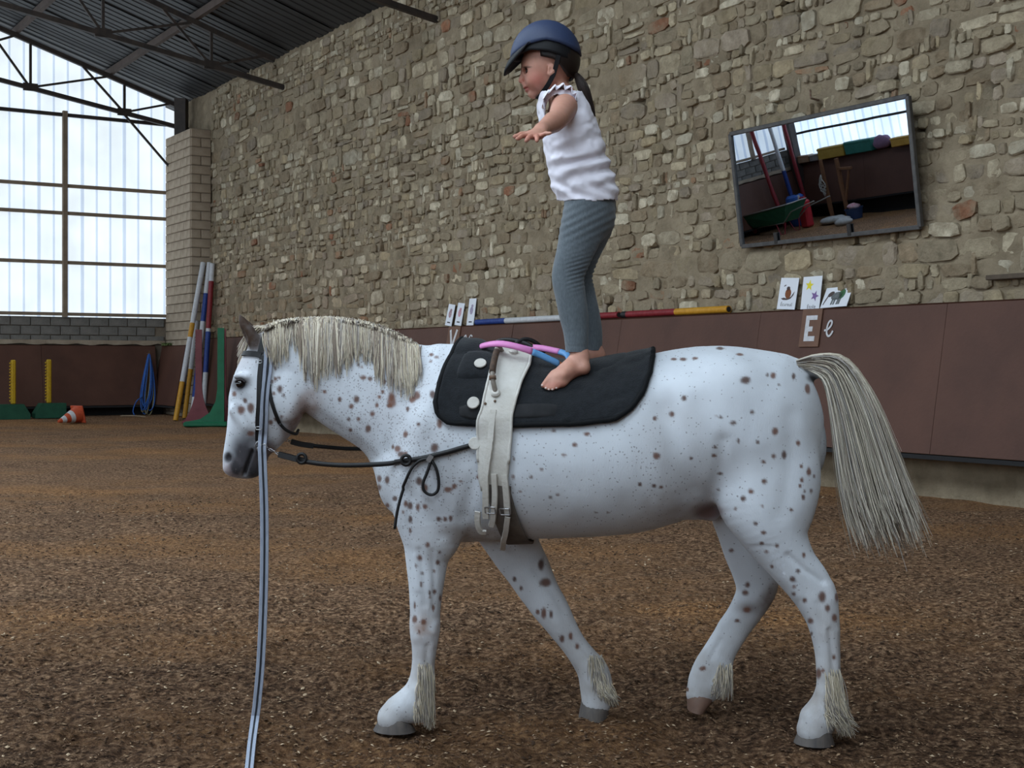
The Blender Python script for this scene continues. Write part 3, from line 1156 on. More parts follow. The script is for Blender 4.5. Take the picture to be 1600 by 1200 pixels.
def horse_field():
    F = Field((-1.15, 4.15, -0.02), (1.30, 5.15, 1.46), 0.0058)
    # trunk: top and bottom outline from chest to rump
    htube(F, [
        (634, 655, 636, 805, 0, .105),
        (662, 585, 666, 838, 0, .160),
        (695, 550, 700, 846, 0, .218),
        (745, 548, 748, 846, 0, .240),
        (800, 560, 800, 842, 0, .262),
        (860, 573, 860, 840, 0, .280),
        (920, 575, 920, 838, 0, .288),
        (980, 566, 980, 832, 0, .286),
        (1030, 553, 1035, 815, 0, .278),
        (1080, 543, 1088, 792, 0, .270),
        (1130, 541, 1135, 780, 0, .268),
        (1172, 546, 1176, 790, 0, .236),
        (1198, 551, 1200, 785, 0, .185),
        (1224, 566, 1224, 745, 0, .115)], 0.03)
    # haunch and thigh on each side, then hind legs
    for s, dl in ((-1, 0.0), (1, 0.0)):
        F.ell(HP(1178, 668, s * .115), (.170, .128, .20), 0.035)
        F.ell(HP(1140, 610, s * .15), (.10, .09, .10), 0.06)
    htube(F, [   # near hind leg
        (1105, 690, 1268, 684, -.115, .115),
        (1106, 740, 1283, 732, -.120, .118),
        (1122, 785, 1279, 785, -.128, .110),
        (1158, 832, 1262, 832, -.130, .095),
        (1196, 880, 1274, 872, -.130, .072),
        (1226, 918, 1296, 902, -.130, .055),
        (1247, 950, 1308, 930, -.130, .049),
        (1262, 978, 1311, 962, -.130, .045),
        (1271, 1010, 1311, 1000, -.130, .037),
        (1275, 1045, 1313, 1042, -.130, .034),
        (1275, 1075, 1317, 1078, -.132, .040),
        (1266, 1098, 1313, 1104, -.134, .046),
        (1252, 1116, 1308, 1128, -.136, .047)], 0.03)
    F.tube([(HP(1286, 1112, -.136), .045, .046), (HP(1276, 1128, -.138), .055, .054), (HP(1272, 1140, -.140), .056, .056)], 0.02)
    htube(F, [   # far hind leg, lifted
        (1105, 700, 1246, 694, .120, .12),
        (1104, 760, 1248, 760, .125, .115),
        (1112, 805, 1248, 810, .130, .10),
        (1128, 850, 1232, 860, .130, .075),
        (1143, 890, 1222, 895, .130, .056),
        (1150, 925, 1212, 922, .130, .050),
        (1138, 955, 1190, 958, .130, .045),
        (1119, 982, 1168, 992, .128, .038),
        (1101, 1010, 1150, 1024, .126, .036),
        (1086, 1034, 1143, 1052, .125, .042),
        (1076, 1058, 1132, 1078, .124, .045),
        (1073, 1078, 1112, 1092, .124, .046)], 0.03)
    htube(F, [   # near foreleg, standing
        (612, 730, 725, 730, -.120, .115),
        (614, 785, 728, 790, -.125, .105),
        (626, 828, 722, 836, -.125, .085),
        (633, 862, 703, 868, -.120, .068),
        (638, 905, 694, 912, -.118, .056),
        (641, 950, 688, 955, -.116, .048),
        (641, 983, 687, 985, -.116, .047),
        (644, 1008, 683, 1010, -.116, .040),
        (644, 1035, 678, 1038, -.116, .034),
        (639, 1062, 679, 1066, -.116, .037),
        (628, 1086, 677, 1088, -.116, .044),
        (612, 1103, 668, 1110, -.116, .046)], 0.03)
    F.tube([(HP(640, 1095, -.116), .043, .046), (HP(622, 1110, -.116), .050, .052), (HP(614, 1122, -.116), .053, .055)], 0.02)
    htube(F, [   # far foreleg, stretched back
        (712, 760, 800, 750, .115, .10),
        (735, 815, 826, 800, .118, .09),
        (762, 858, 842, 848, .120, .075),
        (790, 898, 858, 880, .120, .062),
        (812, 930, 872, 915, .120, .052),
        (834, 958, 888, 946, .120, .047),
        (856, 984, 900, 974, .120, .042),
        (876, 1010, 914, 1000, .120, .036),
        (892, 1034, 932, 1022, .120, .038),
        (903, 1056, 950, 1044, .120, .044),
        (907, 1082, 957, 1072, .120, .046),
        (909, 1100, 955, 1096, .120, .048)], 0.03)
    # neck
    htube(F, [
        (735, 590, 645, 750, 0, .150),
        (690, 553, 592, 722, 0, .135),
        (640, 535, 546, 690, 0, .112),
        (595, 516, 505, 664, 0, .098),
        (550, 506, 470, 640, 0, .088),
        (500, 503, 440, 612, 0, .080),
        (455, 508, 425, 575, 0, .072)], 0.04)
    # shoulder and elbow muscle, chest
    for s in (-1, 1):
        F.ell(HP(672, 715, s * .125), (.115, .09, .20), 0.06)
        F.ell(HP(702, 790, s * .135), (.075, .065, .085), 0.05)
        F.ell(HP(616, 752, s * .075), (.055, .075, .10), 0.05)
    # head: forehead side against jaw side
    htube(F, [
        (392, 538, 440, 548, 0, .062),
        (376, 562, 468, 585, 0, .080),
        (364, 595, 478, 620, 0, .088),
        (359, 625, 470, 652, 0, .084),
        (357, 655, 446, 682, 0, .070),
        (354, 680, 426, 700, 0, .060),
        (351, 702, 418, 716, 0, .055),
        (350, 718, 414, 730, 0, .054)], 0.02)
    F.tube([(HP(372, 715, 0), .045, .050), (HP(370, 727, 0), .040, .048)], 0.015)                     # upper lip
    F.ell(HP(366, 732, 0), (.036, .046, .024), 0.012)
    F.tube([(HP(404, 718, 0), .024, .036), (HP(396, 735, 0), .023, .036)], 0.006)                     # lower lip and chin
    for s in (-1, 1):
        F.ell(HP(449, 622, s * .062), (.062, .030, .075), 0.03)                                        # cheek
        F.tube([(HP(369, 588, s * .076), .010, .010), (HP(385, 590, s * .082), .013, .012)], 0.02)    # brow ridge
        F.ell(HP(374, 600, s * .092), (.024, .020, .019), 0.010, sub=True)                             # eye hollow
        F.tube([(HP(366, 640, s * .062), .012, .010), (HP(385, 665, s * .062), .010, .010)], 0.03)     # face crest
        F.ell(HP(357, 716, s * .045), (.014, .014, .017), 0.008, sub=True)                             # nostril
        F.tube([(HP(381, 742, s * .050), .0045, .012), (HP(389, 722, s * .056), .0045, .012), (HP(394, 706, s * .058), .004, .008)], 0.004) if False else None
    # groove of the mouth
    for s in (-1, 1):
        for t in np.linspace(0, 1, 22):
            F.ell(HP(381 + 13 * t, 742 - 38 * t, s * (.044 + .012 * t)), (.0055, .022, .007), 0.004, sub=True)
    # sheath between the hind legs
    F.tube([(HP(1085, 795, 0), .035, .04), (HP(1112, 800, 0), .03, .035)], 0.03)
    # throat and withers
    F.tube([(HP(690, 556, 0), .03, .05), (HP(740, 556, 0), .03, .06)], 0.06)
    # dock
    F.tube([(HP(1228, 574, 0), .034, .040), (HP(1254, 576, 0), .027, .030), (HP(1276, 582, 0), .020, .022)], 0.035)
    return F

hf = horse_field()
# ears
for s, (bx, by, tx, ty) in ((-1, (404, 548, 375, 492)), (1, (407, 546, 379, 495))):
    rows = [(HP(bx, by, s * .050), .020, .016), (HP(bx - 8, by - 16, s * .054), .025, .018), (HP((bx + tx) / 2 - 3, (by + ty) / 2 - 4, s * .057), .024, .014),
            (HP(tx + 4, ty + 10, s * .056), .015, .009), (HP(tx, ty, s * .054), .005, .004)]
    hf.tube(rows, 0.012)
    hf.ell(HP((bx + tx) / 2 - 10, (by + ty) / 2 + 2, s * .066), (.010, .009, .030), 0.006, ex=(1, 0, .55), ez=(-.55, 0, 1), sub=True)
HV, HF = hf.mesh(smooth=6)
del hf
def to_px(V):
    return 800 + FPX * V[:, 0] / V[:, 1], HORIZON - FPX * (V[:, 2] - CAM_H) / V[:, 1]
# muscle, tendon and bone relief: lines in the profile, width (pixels), height (metres)
def vertex_normals(V, F):
    n = np.cross(V[F[:, 2]] - V[F[:, 0]], V[F[:, 3]] - V[F[:, 1]])
    N = np.stack([sum(np.bincount(F[:, k], weights=n[:, i], minlength=len(V)) for k in range(4)) for i in range(3)], 1)
    return N / np.maximum(np.linalg.norm(N, axis=1), 1e-12)[:, None]
RELIEF = [
    ([(495, 648), (545, 682), (585, 716)], 9, -.006), ([(668, 560), (632, 630), (606, 705)], 11, -.008), ([(692, 585), (655, 670), (632, 740)], 15, .007),
    ([(742, 660), (748, 730), (726, 806)], 13, -.011), ([(690, 700), (700, 770), (705, 815)], 18, .006), ([(640, 770), (665, 800), (690, 835)], 12, -.006),
    ([(1040, 640), (1060, 700), (1082, 765)], 22, -.014), ([(1072, 596), (1080, 606)], 22, .010), ([(1112, 775), (1124, 735), (1130, 690)], 12, -.008),
    ([(1238, 650), (1236, 730), (1222, 800)], 16, -.006), ([(1180, 700), (1175, 780), (1190, 830)], 24, .007), ([(1090, 560), (1150, 575), (1215, 580)], 20, .005),
    ([(655, 860), (662, 900), (664, 945)], 5, -.004), ([(676, 862), (679, 910), (677, 950)], 4.5, -.004), ([(648, 870), (652, 920)], 6, .003),
    ([(652, 975), (655, 995)], 9, .004), ([(680, 975), (679, 988)], 6, .004), ([(667, 1010), (666, 1040), (664, 1066)], 4, -.005), ([(675, 1010), (674, 1060)], 4, .003), ([(648, 1078), (668, 1084)], 9, .004),
    ([(1232, 868), (1256, 890), (1284, 908)], 5, -.006), ([(1298, 916), (1304, 935)], 8, .005), ([(1280, 945), (1284, 975)], 8, -.004), ([(1296, 985), (1300, 1020), (1302, 1056)], 4, -.006), ([(1308, 985), (1309, 1050)], 4, .003), ([(1282, 1082), (1308, 1090)], 9, .004), ([(1200, 862), (1222, 892), (1246, 930)], 8, .004),
    ([(836, 890), (862, 925), (880, 955)], 6, -.004), ([(870, 970), (876, 985)], 9, .004), ([(892, 1000), (918, 1030)], 4, -.005), ([(1130, 975), (1160, 960)], 8, .003), ([(1125, 1000), (1110, 1030)], 4, -.005),
    ([(366, 622), (384, 646), (400, 668)], 6, .005), ([(372, 640), (384, 668), (392, 690)], 8, -.005), ([(452, 590), (462, 625), (446, 668)], 9, .004), ([(428, 560), (432, 580)], 9, -.005), ([(362, 620), (358, 670)], 9, .002),
    ([(820, 590), (822, 700), (812, 800)], 40, .004)]
for k in range(9):                        # ribs, barely showing
    x = 850 + 22 * k
    RELIEF.append(([(x, 660), (x + 8, 720), (x + 4, 790)], 6, .0004))
_x, _y = to_px(HV)
_h = np.zeros(len(HV))
for pl, wd, am in RELIEF:
    best = np.full(len(HV), 1e9)
    for (ax_, ay_), (bx_, by_) in zip(pl[:-1], pl[1:]):
        dx_, dy_ = bx_ - ax_, by_ - ay_
        t_ = np.clip(((_x - ax_) * dx_ + (_y - ay_) * dy_) / max(dx_ * dx_ + dy_ * dy_, 1e-6), 0, 1)
        best = np.minimum(best, np.hypot(_x - ax_ - dx_ * t_, _y - ay_ - dy_ * t_))
    _h += am * np.exp(-(best / wd) ** 2)
# legs that cross in the picture keep their own relief
_mid = np.interp(_x, [0, 1600], [YH(0), YH(1600)])
_far = (HV[:, 1] > _mid + .03) & (_y > 800) & ((_x < 735) | (_x > 1225))
_near = (HV[:, 1] < _mid - .03) & (_y > 850) & (_x > 735) & (_x < 1225)
_h[_far | _near] *= .3
_h += .0016 * vnoise(HV[:, 0] * 14, HV[:, 1] * 14, HV[:, 2] * 14, 75)
HV = HV + vertex_normals(HV, HF) * np.where(np.abs(HV[:, 1] - _mid) > .02, 1.0, .3)[:, None] * _h[:, None]
hbvh = BVHTree.FromPolygons([tuple(p) for p in HV], [tuple(map(int, f)) for f in HF])

def on_horse(px, py, off=0.0):
    """first point of the horse's coat seen at that pixel"""
    d = Vector(((px - 800) / FPX, 1, -(py - HORIZON) / FPX)).normalized()
    h = hbvh.ray_cast(Vector((0, 0, CAM_H)), d)
    if h[0] is None: return None, None
    return h[0] + h[1] * off, h[1]

# coat colouring: brown leopard spots where the photo shows them, dark skin at muzzle, ears, flank
hx, hy = to_px(HV)
mid = np.interp(hx, [0, 1600], [YH(0), YH(1600)])
near = HV[:, 1] < mid + 0.02
base = np.tile(np.array([lin(220), lin(225), lin(232)]), (len(HV), 1))
BROWN = np.array([lin(108), lin(68), lin(50)])
DARK = np.array([lin(58), lin(56), lin(60)])
def wash(w, c):
    global base
    w = np.clip(w, 0, 1)[:, None]
    base = base * (1 - w) + np.asarray(c) * w
def blob(px, py, rx, ry, rot=0.0, soft=1.0):
    dx, dy = hx - px, hy - py
    a = math.radians(rot)
    qx, qy = (dx * math.cos(a) + dy * math.sin(a)) / rx, (-dx * math.sin(a) + dy * math.cos(a)) / ry
    return np.exp(-(qx * qx + qy * qy) ** soft)
nz = fbm(HV[:, 0] * 30, HV[:, 1] * 30, HV[:, 2] * 30, 60)
nz2 = fbm(HV[:, 0] * 9, HV[:, 1] * 9, HV[:, 2] * 9, 63)
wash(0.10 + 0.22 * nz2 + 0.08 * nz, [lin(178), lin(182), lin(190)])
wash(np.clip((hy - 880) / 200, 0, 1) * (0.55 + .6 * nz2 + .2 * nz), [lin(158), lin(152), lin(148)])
# muzzle, lips
wash(blob(396, 712, 34, 38, 0, 2.5) * (1.0 + 0.5 * nz), DARK * 0.95)
wash(blob(362, 735, 18, 16, 0, 1.5) * 0.7, [lin(150), lin(120), lin(118)])
wash(blob(374, 730, 17, 14, 0, 2) * (0.75 + nz), DARK)
wash(blob(357, 715, 8, 9, 0, 2), DARK * 0.8)
wash(blob(376, 700, 24, 30, 0, 1.5) * 0.55, DARK * 1.6)
wash(blob(396, 738, 12, 12, 0, 2), DARK)
# around the eye
wash(blob(374, 600, 17, 13, 0, 2) * 0.9, DARK * 0.9)
wash(blob(376, 618, 18, 8, 10, 1.5) * 0.35, DARK * 2)
wash(blob(375, 560, 22, 22) * 0.35, [lin(150), lin(128), lin(122)])
# ears, throat, jaw
wash(blob(388, 516, 21, 40, -27, 4) * (1.0 + .2 * nz), [lin(62), lin(42), lin(28)])
wash(blob(466, 655, 18, 44, 30, 1.5) * (0.55 + .5 * nz), [lin(140), lin(104), lin(86)])
wash(blob(484, 630, 18, 22, 0, 1.5) * (0.5 + .6 * nz), [lin(146), lin(112), lin(94)])
wash(blob(425, 715, 8, 26, 0, 2) * .6, [lin(120), lin(92), lin(82)])
wash(blob(411, 675, 12, 40) * (.2 + .5 * nz), [lin(150), lin(120), lin(106)])
# roan patches and stained legs
wash(blob(735, 842, 60, 22) * (0.25 + .4 * nz), [lin(140), lin(118), lin(104)])
wash(blob(700, 780, 50, 40) * (0.10 + .35 * nz2), [lin(150), lin(146), lin(148)])
wash(blob(650, 690, 110, 130) * (0.16 + .45 * nz2), [lin(160), lin(158), lin(162)])
wash(blob(540, 640, 110, 70) * (0.14 + .40 * nz2), [lin(164), lin(160), lin(162)])
wash(blob(1050, 790, 60, 30) * (0.25 + .3 * nz), [lin(150), lin(134), lin(124)])
wash(blob(1050, 700, 60, 80) * (0.14 + .4 * nz2), [lin(160), lin(150), lin(146)])
wash(blob(662, 985, 30, 22) * (0.35 + .7 * nz), [lin(160), lin(128), lin(112)])
wash(blob(662, 1030, 26, 60) * (0.25 + .3 * nz2), [lin(170), lin(156), lin(146)])
wash(blob(1285, 990, 30, 70) * (0.25 + .3 * nz2), [lin(168), lin(156), lin(146)])
wash(blob(860, 960, 50, 80, -35) * (0.25 + .3 * nz2), [lin(168), lin(160), lin(156)])
wash(blob(1205, 935, 18, 26, 30, 2) * (.6 + .5 * nz), [lin(104), lin(76), lin(58)])
wash(blob(1170, 950, 20, 10) * .7, [lin(96), lin(70), lin(54)])
wash(blob(1105, 800, 24, 14, 0, 2) * .9, [lin(120), lin(84), lin(78)])
wash(blob(1270, 592, 10, 6, 20, 2) * .9, DARK * .8)
wash(blob(1146, 560, 1, 1), DARK)
# spots (pixel x, y, radius x, radius y)
SPOTS = [(1165, 594, 8, 6), (1208, 587, 4, 5), (1240, 588, 3, 5), (1262, 607, 4, 8), (1199, 586, 2, 3), (1217, 601, 2, 2), (1125, 544, 5, 2), (1156, 554, 5, 2), (1067, 561, 5, 2.5), (1086, 560, 4, 2), (1053, 561, 5, 2),
         (1069, 622, 4, 4), (1050, 647, 5, 5), (1023, 654, 3, 3), (1175, 644, 4, 3.5), (1146, 661, 4, 2.5), (1126, 652, 3, 2.5), (1119, 651, 1.6, 1.6), (1211, 674, 5, 6), (1154, 689, 3, 4), (1184, 691, 3, 2.5), (1247, 692, 3, 4),
         (1117, 699, 3, 2.5), (1116, 712, 4, 3), (1225, 711, 4, 7), (1209, 713, 3, 4), (1193, 722, 3, 3), (1080, 716, 3, 3), (1026, 713, 5, 5), (1125, 740, 4, 2.5), (1194, 752, 4, 4), (1264, 738, 3, 5), (1252, 729, 2.5, 3),
         (1253, 750, 3, 4), (1250, 759, 2.5, 3), (1255, 777, 3, 4), (1257, 768, 2, 2.5), (1272, 744, 2, 3), (1267, 767, 2, 3), (1173, 768, 4, 3.5), (1161, 779, 5, 5), (1122, 765, 2.5, 2), (1191, 791, 3, 2), (1236, 797, 3, 3),
         (1181, 818, 4, 3), (1149, 795, 2.5, 2), (1193, 832, 4, 3), (1214, 853, 3, 3), (1190, 849, 3, 2.5), (1256, 867, 2.5, 4), (1247, 892, 3, 3.5), (1206, 885, 2.5, 3), (1238, 905, 4, 4), (1240, 917, 2.5, 2.5), (1197, 862, 2.5, 2.5),
         (1285, 933, 6, 9), (1293, 950, 4, 6), (1257, 938, 4, 4), (1266, 970, 5, 5), (1304, 965, 4, 6), (1268, 990, 2, 4), (1303, 1027, 3, 4), (1279, 1052, 4, 7), (1286, 1048, 2.5, 3), (1307, 932, 3, 6), (1240, 928, 3, 3),
         (674, 554, 3, 2.5), (682, 558, 3, 2), (673, 565, 2, 2), (557, 624, 5, 6), (549, 635, 4, 4), (612, 620, 5, 6), (608, 634, 5, 4), (612, 628, 7, 10), (643, 624, 4, 5), (652, 618, 4, 5), (676, 616, 4, 5), (582, 647, 4, 4),
         (637, 639, 2.5, 4), (575, 670, 4, 5), (687, 663, 4, 6), (654, 663, 3, 3), (634, 679, 3, 4), (679, 700, 6, 7), (621, 701, 5, 5), (626, 710, 4, 4), (614, 698, 2.5, 4), (634, 709, 3, 3), (593, 748, 3, 5), (605, 750, 4, 7), (592, 762, 4, 5),
         (655, 752, 5, 6), (664, 763, 5, 6), (617, 779, 4, 4), (641, 790, 5, 7), (634, 787, 3, 5), (653, 793, 4, 6), (664, 792, 4, 4), (686, 811, 4, 4), (695, 811, 3.5, 4), (704, 810, 2.5, 4), (641, 811, 3, 6), (605, 790, 3, 3), (641, 829, 2, 4),
         (668, 851, 3, 4), (656, 872, 4, 4.5), (687, 863, 2.5, 2.5), (684, 879, 3, 3.5), (650, 884, 2, 3), (658, 913, 2, 4), (660, 896, 2.5, 2.5), (678, 892, 2, 2.5), (679, 924, 3, 4), (671, 926, 2, 4), (672, 933, 2, 2), (662, 972, 5, 6), (648, 968, 4, 6), (655, 987, 2, 4),
         (677, 950, 2, 5), (688, 935, 2, 5), (648, 946, 2, 6), (630, 800, 2, 3), (700, 765, 6, 4), (710, 760, 4, 4), (720, 752, 3, 2), (766, 697, 3, 2), (788, 743, 3, 2), (748, 745, 4, 3), (865, 673, 3, 2), (918, 678, 4, 2.5), (898, 695, 4, 3.5), (881, 711, 3, 2), (846, 733, 3, 2), (830, 746, 2.5, 2.5),
         (860, 777, 2, 2), (872, 773, 3, 2), (931, 801, 3, 1.6), (950, 801, 2, 1.5), (1000, 757, 3, 3), (1022, 759, 4, 3), (1033, 761, 3, 2.5), (803, 717, 2, 2), (802, 745, 2, 3), (813, 768, 2, 2),
         (845, 882, 5, 9), (853, 910, 8, 7), (804, 905, 3, 4), (814, 919, 3, 4), (850, 958, 4, 9), (861, 960, 3, 7), (878, 998, 4, 6), (892, 994, 3, 6), (840, 956, 3, 4), (902, 1010, 3, 4),
         (1143, 860, 4, 3), (1165, 926, 5, 4), (1168, 914, 4, 4), (1167, 953, 7, 5), (1098, 1045, 5, 3), (1152, 970, 5, 3),
         (430, 575, 2, 4), (436, 590, 2.5, 2.5), (430, 592, 3, 4), (424, 596, 4, 3), (437, 608, 4, 6), (428, 615, 3, 3), (377, 640, 6, 6), (392, 637, 5, 8), (404, 660, 6, 3), (383, 626, 3, 4), (392, 677, 6, 4), (366, 616, 3, 4), (443, 618, 2, 3), (431, 655, 3, 3), (423, 660, 4, 4), (440, 651, 2, 2), (560, 570, 2.5, 2.5), (567, 590, 5, 3), (578, 592, 3, 3), (600, 596, 3, 4), (598, 612, 3, 3), (565, 573, 2, 2), (531, 624, 3, 4), (545, 655, 3, 3), (548, 672, 3, 3), (560, 655, 3, 4), (593, 620, 3, 3), (589, 633, 3, 4), (491, 595, 2.5, 4), (507, 612, 3, 3)]
for (sx, sy, rx, ry) in SPOTS:
    p, n = on_horse(sx, sy)
    if p is None: continue
    dep = np.abs(HV[:, 1] - p.y) < 0.09
    w = np.zeros(len(HV))
    sel = dep & (np.abs(hx - sx) < 22) & (np.abs(hy - sy) < 22)
    q = ((hx[sel] - sx) / rx) ** 2 + ((hy[sel] - sy) / ry) ** 2
    q = q * (1 + 0.9 * nz[sel])
    w[sel] = 1 / (1 + np.exp((np.sqrt(np.maximum(q, 0)) - 1.0) * 9))
    soft = 0.92 if rx * ry > 7 else 0.75
    wash(w * soft, BROWN * random.uniform(.75, 1.15) if random.random() < .75 else BROWN * .6)
# the far side carries its own spots
for k in range(140):
    sx, sy = random.uniform(560, 1290), random.uniform(560, 800)
    sel = (~near) & (np.abs(hx - sx) < 12) & (np.abs(hy - sy) < 12)
    if not sel.any(): continue
    w = np.zeros(len(HV))
    w[sel] = np.clip(1.6 - np.hypot(hx[sel] - sx, hy[sel] - sy) / random.uniform(2.5, 5), 0, 1)
    wash(w, BROWN)
# how thickly the coat is flecked
fleck = 0.10 + 0.95 * blob(640, 680, 120, 160) + 0.6 * blob(530, 630, 110, 90) + 0.25 * blob(420, 640, 70, 90) + 0.35 * blob(1010, 710, 70, 100) + 0.2 * blob(760, 760, 120, 80)
fl = np.stack([fleck, fleck, fleck, np.ones_like(fleck)], 1)

def coat_material():
    m = bpy.data.materials.new('leopard_coat')
    m.use_nodes = True
    nt = m.node_tree
    N, L = nt.nodes, nt.links
    b = N['Principled BSDF']
    b.inputs['Roughness'].default_value = 0.62
    b.inputs['Specular IOR Level'].default_value = 0.25
    b.inputs['Sheen Weight'].default_value = 0.12
    a = N.new('ShaderNodeAttribute'); a.attribute_name = 'Col'
    f = N.new('ShaderNodeAttribute'); f.attribute_name = 'Fleck'
    g = N.new('ShaderNodeNewGeometry')
    n = N.new('ShaderNodeTexNoise')
    n.inputs['Scale'].default_value = 115
    n.inputs['Detail'].default_value = 2
    L.new(g.outputs['Position'], n.inputs['Vector'])
    n3 = N.new('ShaderNodeTexNoise')
    n3.inputs['Scale'].default_value = 12
    L.new(g.outputs['Position'], n3.inputs['Vector'])
    vo = N.new('ShaderNodeTexVoronoi')
    vo.inputs['Scale'].default_value = 130
    dn = N.new('ShaderNodeVectorMath'); dn.operation = 'MULTIPLY_ADD'       # ragged outlines
    L.new(n.outputs['Color'], dn.inputs[0]); dn.inputs[1].default_value = (.010, .010, .010)
    L.new(g.outputs['Position'], dn.inputs[2])
    L.new(dn.outputs[0], vo.inputs['Vector'])
    sp = N.new('ShaderNodeSeparateColor')
    L.new(vo.outputs['Color'], sp.inputs[0])
    # a cell carries a fleck when its number falls under the local density
    den = N.new('ShaderNodeMath'); den.operation = 'MULTIPLY'
    L.new(f.outputs['Fac'], den.inputs[0]); L.new(n3.outputs['Fac'], den.inputs[1])
    cm = N.new('ShaderNodeMath'); cm.operation = 'LESS_THAN'
    L.new(sp.outputs[0], cm.inputs[0]); L.new(den.outputs[0], cm.inputs[1])
    dr = N.new('ShaderNodeMapRange')
    dr.inputs['From Min'].default_value = 0.42
    dr.inputs['From Max'].default_value = 0.22
    L.new(vo.outputs['Distance'], dr.inputs['Value'])
    al = N.new('ShaderNodeMath'); al.operation = 'MULTIPLY'
    L.new(dr.outputs['Result'], al.inputs[0]); L.new(cm.outputs[0], al.inputs[1])
    r = N.new('ShaderNodeMapRange')
    r.inputs['To Max'].default_value = 0.62
    L.new(al.outputs[0], r.inputs['Value'])
    mx = N.new('ShaderNodeMix'); mx.data_type = 'RGBA'
    L.new(r.outputs['Result'], mx.inputs['Factor'])
    L.new(a.outputs['Color'], mx.inputs['A'])
    mx.inputs['B'].default_value = C(104, 96, 98)
    L.new(mx.outputs['Result'], b.inputs['Base Color'])
    n2 = N.new('ShaderNodeTexNoise')
    n2.inputs['Scale'].default_value = 260
    mp = N.new('ShaderNodeMapping'); mp.inputs['Scale'].default_value = (1, 1, 0.35)
    L.new(g.outputs['Position'], mp.inputs['Vector'])
    L.new(mp.outputs['Vector'], n2.inputs['Vector'])
    bp = N.new('ShaderNodeBump')
    bp.inputs['Strength'].default_value = 0.25
    bp.inputs['Distance'].default_value = 0.004
    L.new(n2.outputs['Fac'], bp.inputs['Height'])
    L.new(bp.outputs['Normal'], b.inputs['Normal'])
    return m

horse = thing('horse', P3(900, 1141, 4.6), 'white leopard-spotted horse walking left with a flaxen mane and tail', 'horse')
horse.location.z = 0
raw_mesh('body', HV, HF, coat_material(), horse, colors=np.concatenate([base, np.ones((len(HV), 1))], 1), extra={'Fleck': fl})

# eyes
M_eye = mat('horse_eye', C(22, 16, 14), 0.08, spec=0.6)
M_lid = mat('eyelid', C(52, 46, 46), 0.6)
for s in (-1, 1):
    c = HP(374, 600, s * .074)
    e = MB().ball(c + Vector((.004, 0, 0)), .0165, .014, .0150).build('eye', M_eye, horse, smooth=180)
    rim = [c + Vector((.004 + .018 * math.cos(t), s * (.008 + .004 * math.cos(t)), .0125 * math.sin(t) + .003)) for t in np.linspace(0.2, math.pi - .2, 10)]
    MB().tube(rim, .0035, 6).build('eyelid', M_lid, e, smooth=180)

# hooves
M_hoof = mat('hoof_horn', C(70, 66, 66), 0.55, color2=C(104, 96, 90), vscale=14, stretch=(3, 3, .5))
def hoof(toe, heel, top0, top1, lat, w, m):
    """toe/heel ground pixels, top0/top1 coronet pixels"""
    T, H_, A, B = HP(*toe, lat), HP(*heel, lat), HP(*top0, lat), HP(*top1, lat)
    rows = []
    for t, wd in ((0, 1.0), (0.5, .93), (1, .84), (1.12, .70)):
        f = T.lerp(A, t); r = H_.lerp(B, t)
        c = (f + r) / 2
        e = (f - r) / 2
        ring = []
        for k in range(18):
            an = 2 * math.pi * k / 18
            ring.append(c + e * math.cos(an) + Vector((0, w * wd * math.sin(an), 0)))
        rows.append(ring)
    mb = MB().grid(rows, closed=True)
    o = mb.add([sum(rows[0], Vector()) / 18] + rows[0], [(0, 1 + (k + 1) % 18, 1 + k) for k in range(18)])
    return o.build('hoof', m, horse, smooth=50)
hoof((583, 1140), (650, 1142), (598, 1114), (640, 1124), -.116, .060, M_hoof)
hoof((903, 1124), (950, 1124), (908, 1096), (952, 1100), .120, .056, M_hoof)
hoof((1240, 1160), (1304, 1162), (1254, 1130), (1298, 1140), -.140, .060, M_hoof)
hoof((1074, 1108), (1100, 1112), (1072, 1076), (1116, 1092), .124, .054, mat('hoof_brown', C(96, 74, 64), 0.55, color2=C(128, 100, 86), vscale=14))

# hair: mane, forelock, tail, feathers
M_hair = mat('horse_hair', C(255, 255, 255), 0.55, attr='Col', spec=0.35)
HAIRC = [C(214, 201, 176), C(196, 183, 162), C(230, 219, 200), C(166, 150, 134), C(178, 170, 162), C(220, 208, 186), C(144, 130, 118)]
def hcol(i=None, dim=1.0):
    c = HAIRC[i % len(HAIRC)] if i is not None else random.choice(HAIRC)
    k = random.uniform(0.85, 1.1) * dim
    return (c[0] * k, c[1] * k, c[2] * k, 1)

def lat_surface(px, py):
    p, n = on_horse(px, py)
    return p

mane = Hair()
crest = catmull([(416, 511), (440, 501), (480, 497), (530, 497), (575, 505), (615, 519), (652, 540)], 24)
def lock(cx, cy, length, sway, hue, n, spread=2.6, taper=0.55):
    """one lock: strands share their fall and close up towards the tip"""
    lift = random.uniform(2, 7)
    ph = random.uniform(0, 6)
    for k in range(n):
        o = random.gauss(0, spread)
        ln = length * random.choice((1, 1, 1, .8)) * random.uniform(0.62, 1.06)
        off = random.uniform(.004, .016)
        pts = [HP(cx + o, cy + random.uniform(-1, 2), random.uniform(-.018, .018))]
        for t in np.linspace(0.06, 1, 9):
            px = cx + o * (1 - taper * t) + sway * t ** 1.4 + 1.2 * math.sin(3.5 * t + ph)
            py = cy - lift * math.sin(min(1, t * 3.2) * math.pi) * .6 + ln * t
            q, nn = on_horse(px, max(py, cy + 5))
            if q is None:
                q, nn = HP(px, py, -.07), Vector((0, -1, 0))
            p = q + nn * off
            if py < cy + 5: p = HP(px, py, -.012 - .25 * t)
            pts.append(p)
        mane.strand(pts, .0021, .0007, hcol(hue if random.random() < .8 else None, random.uniform(.92, 1.05)))
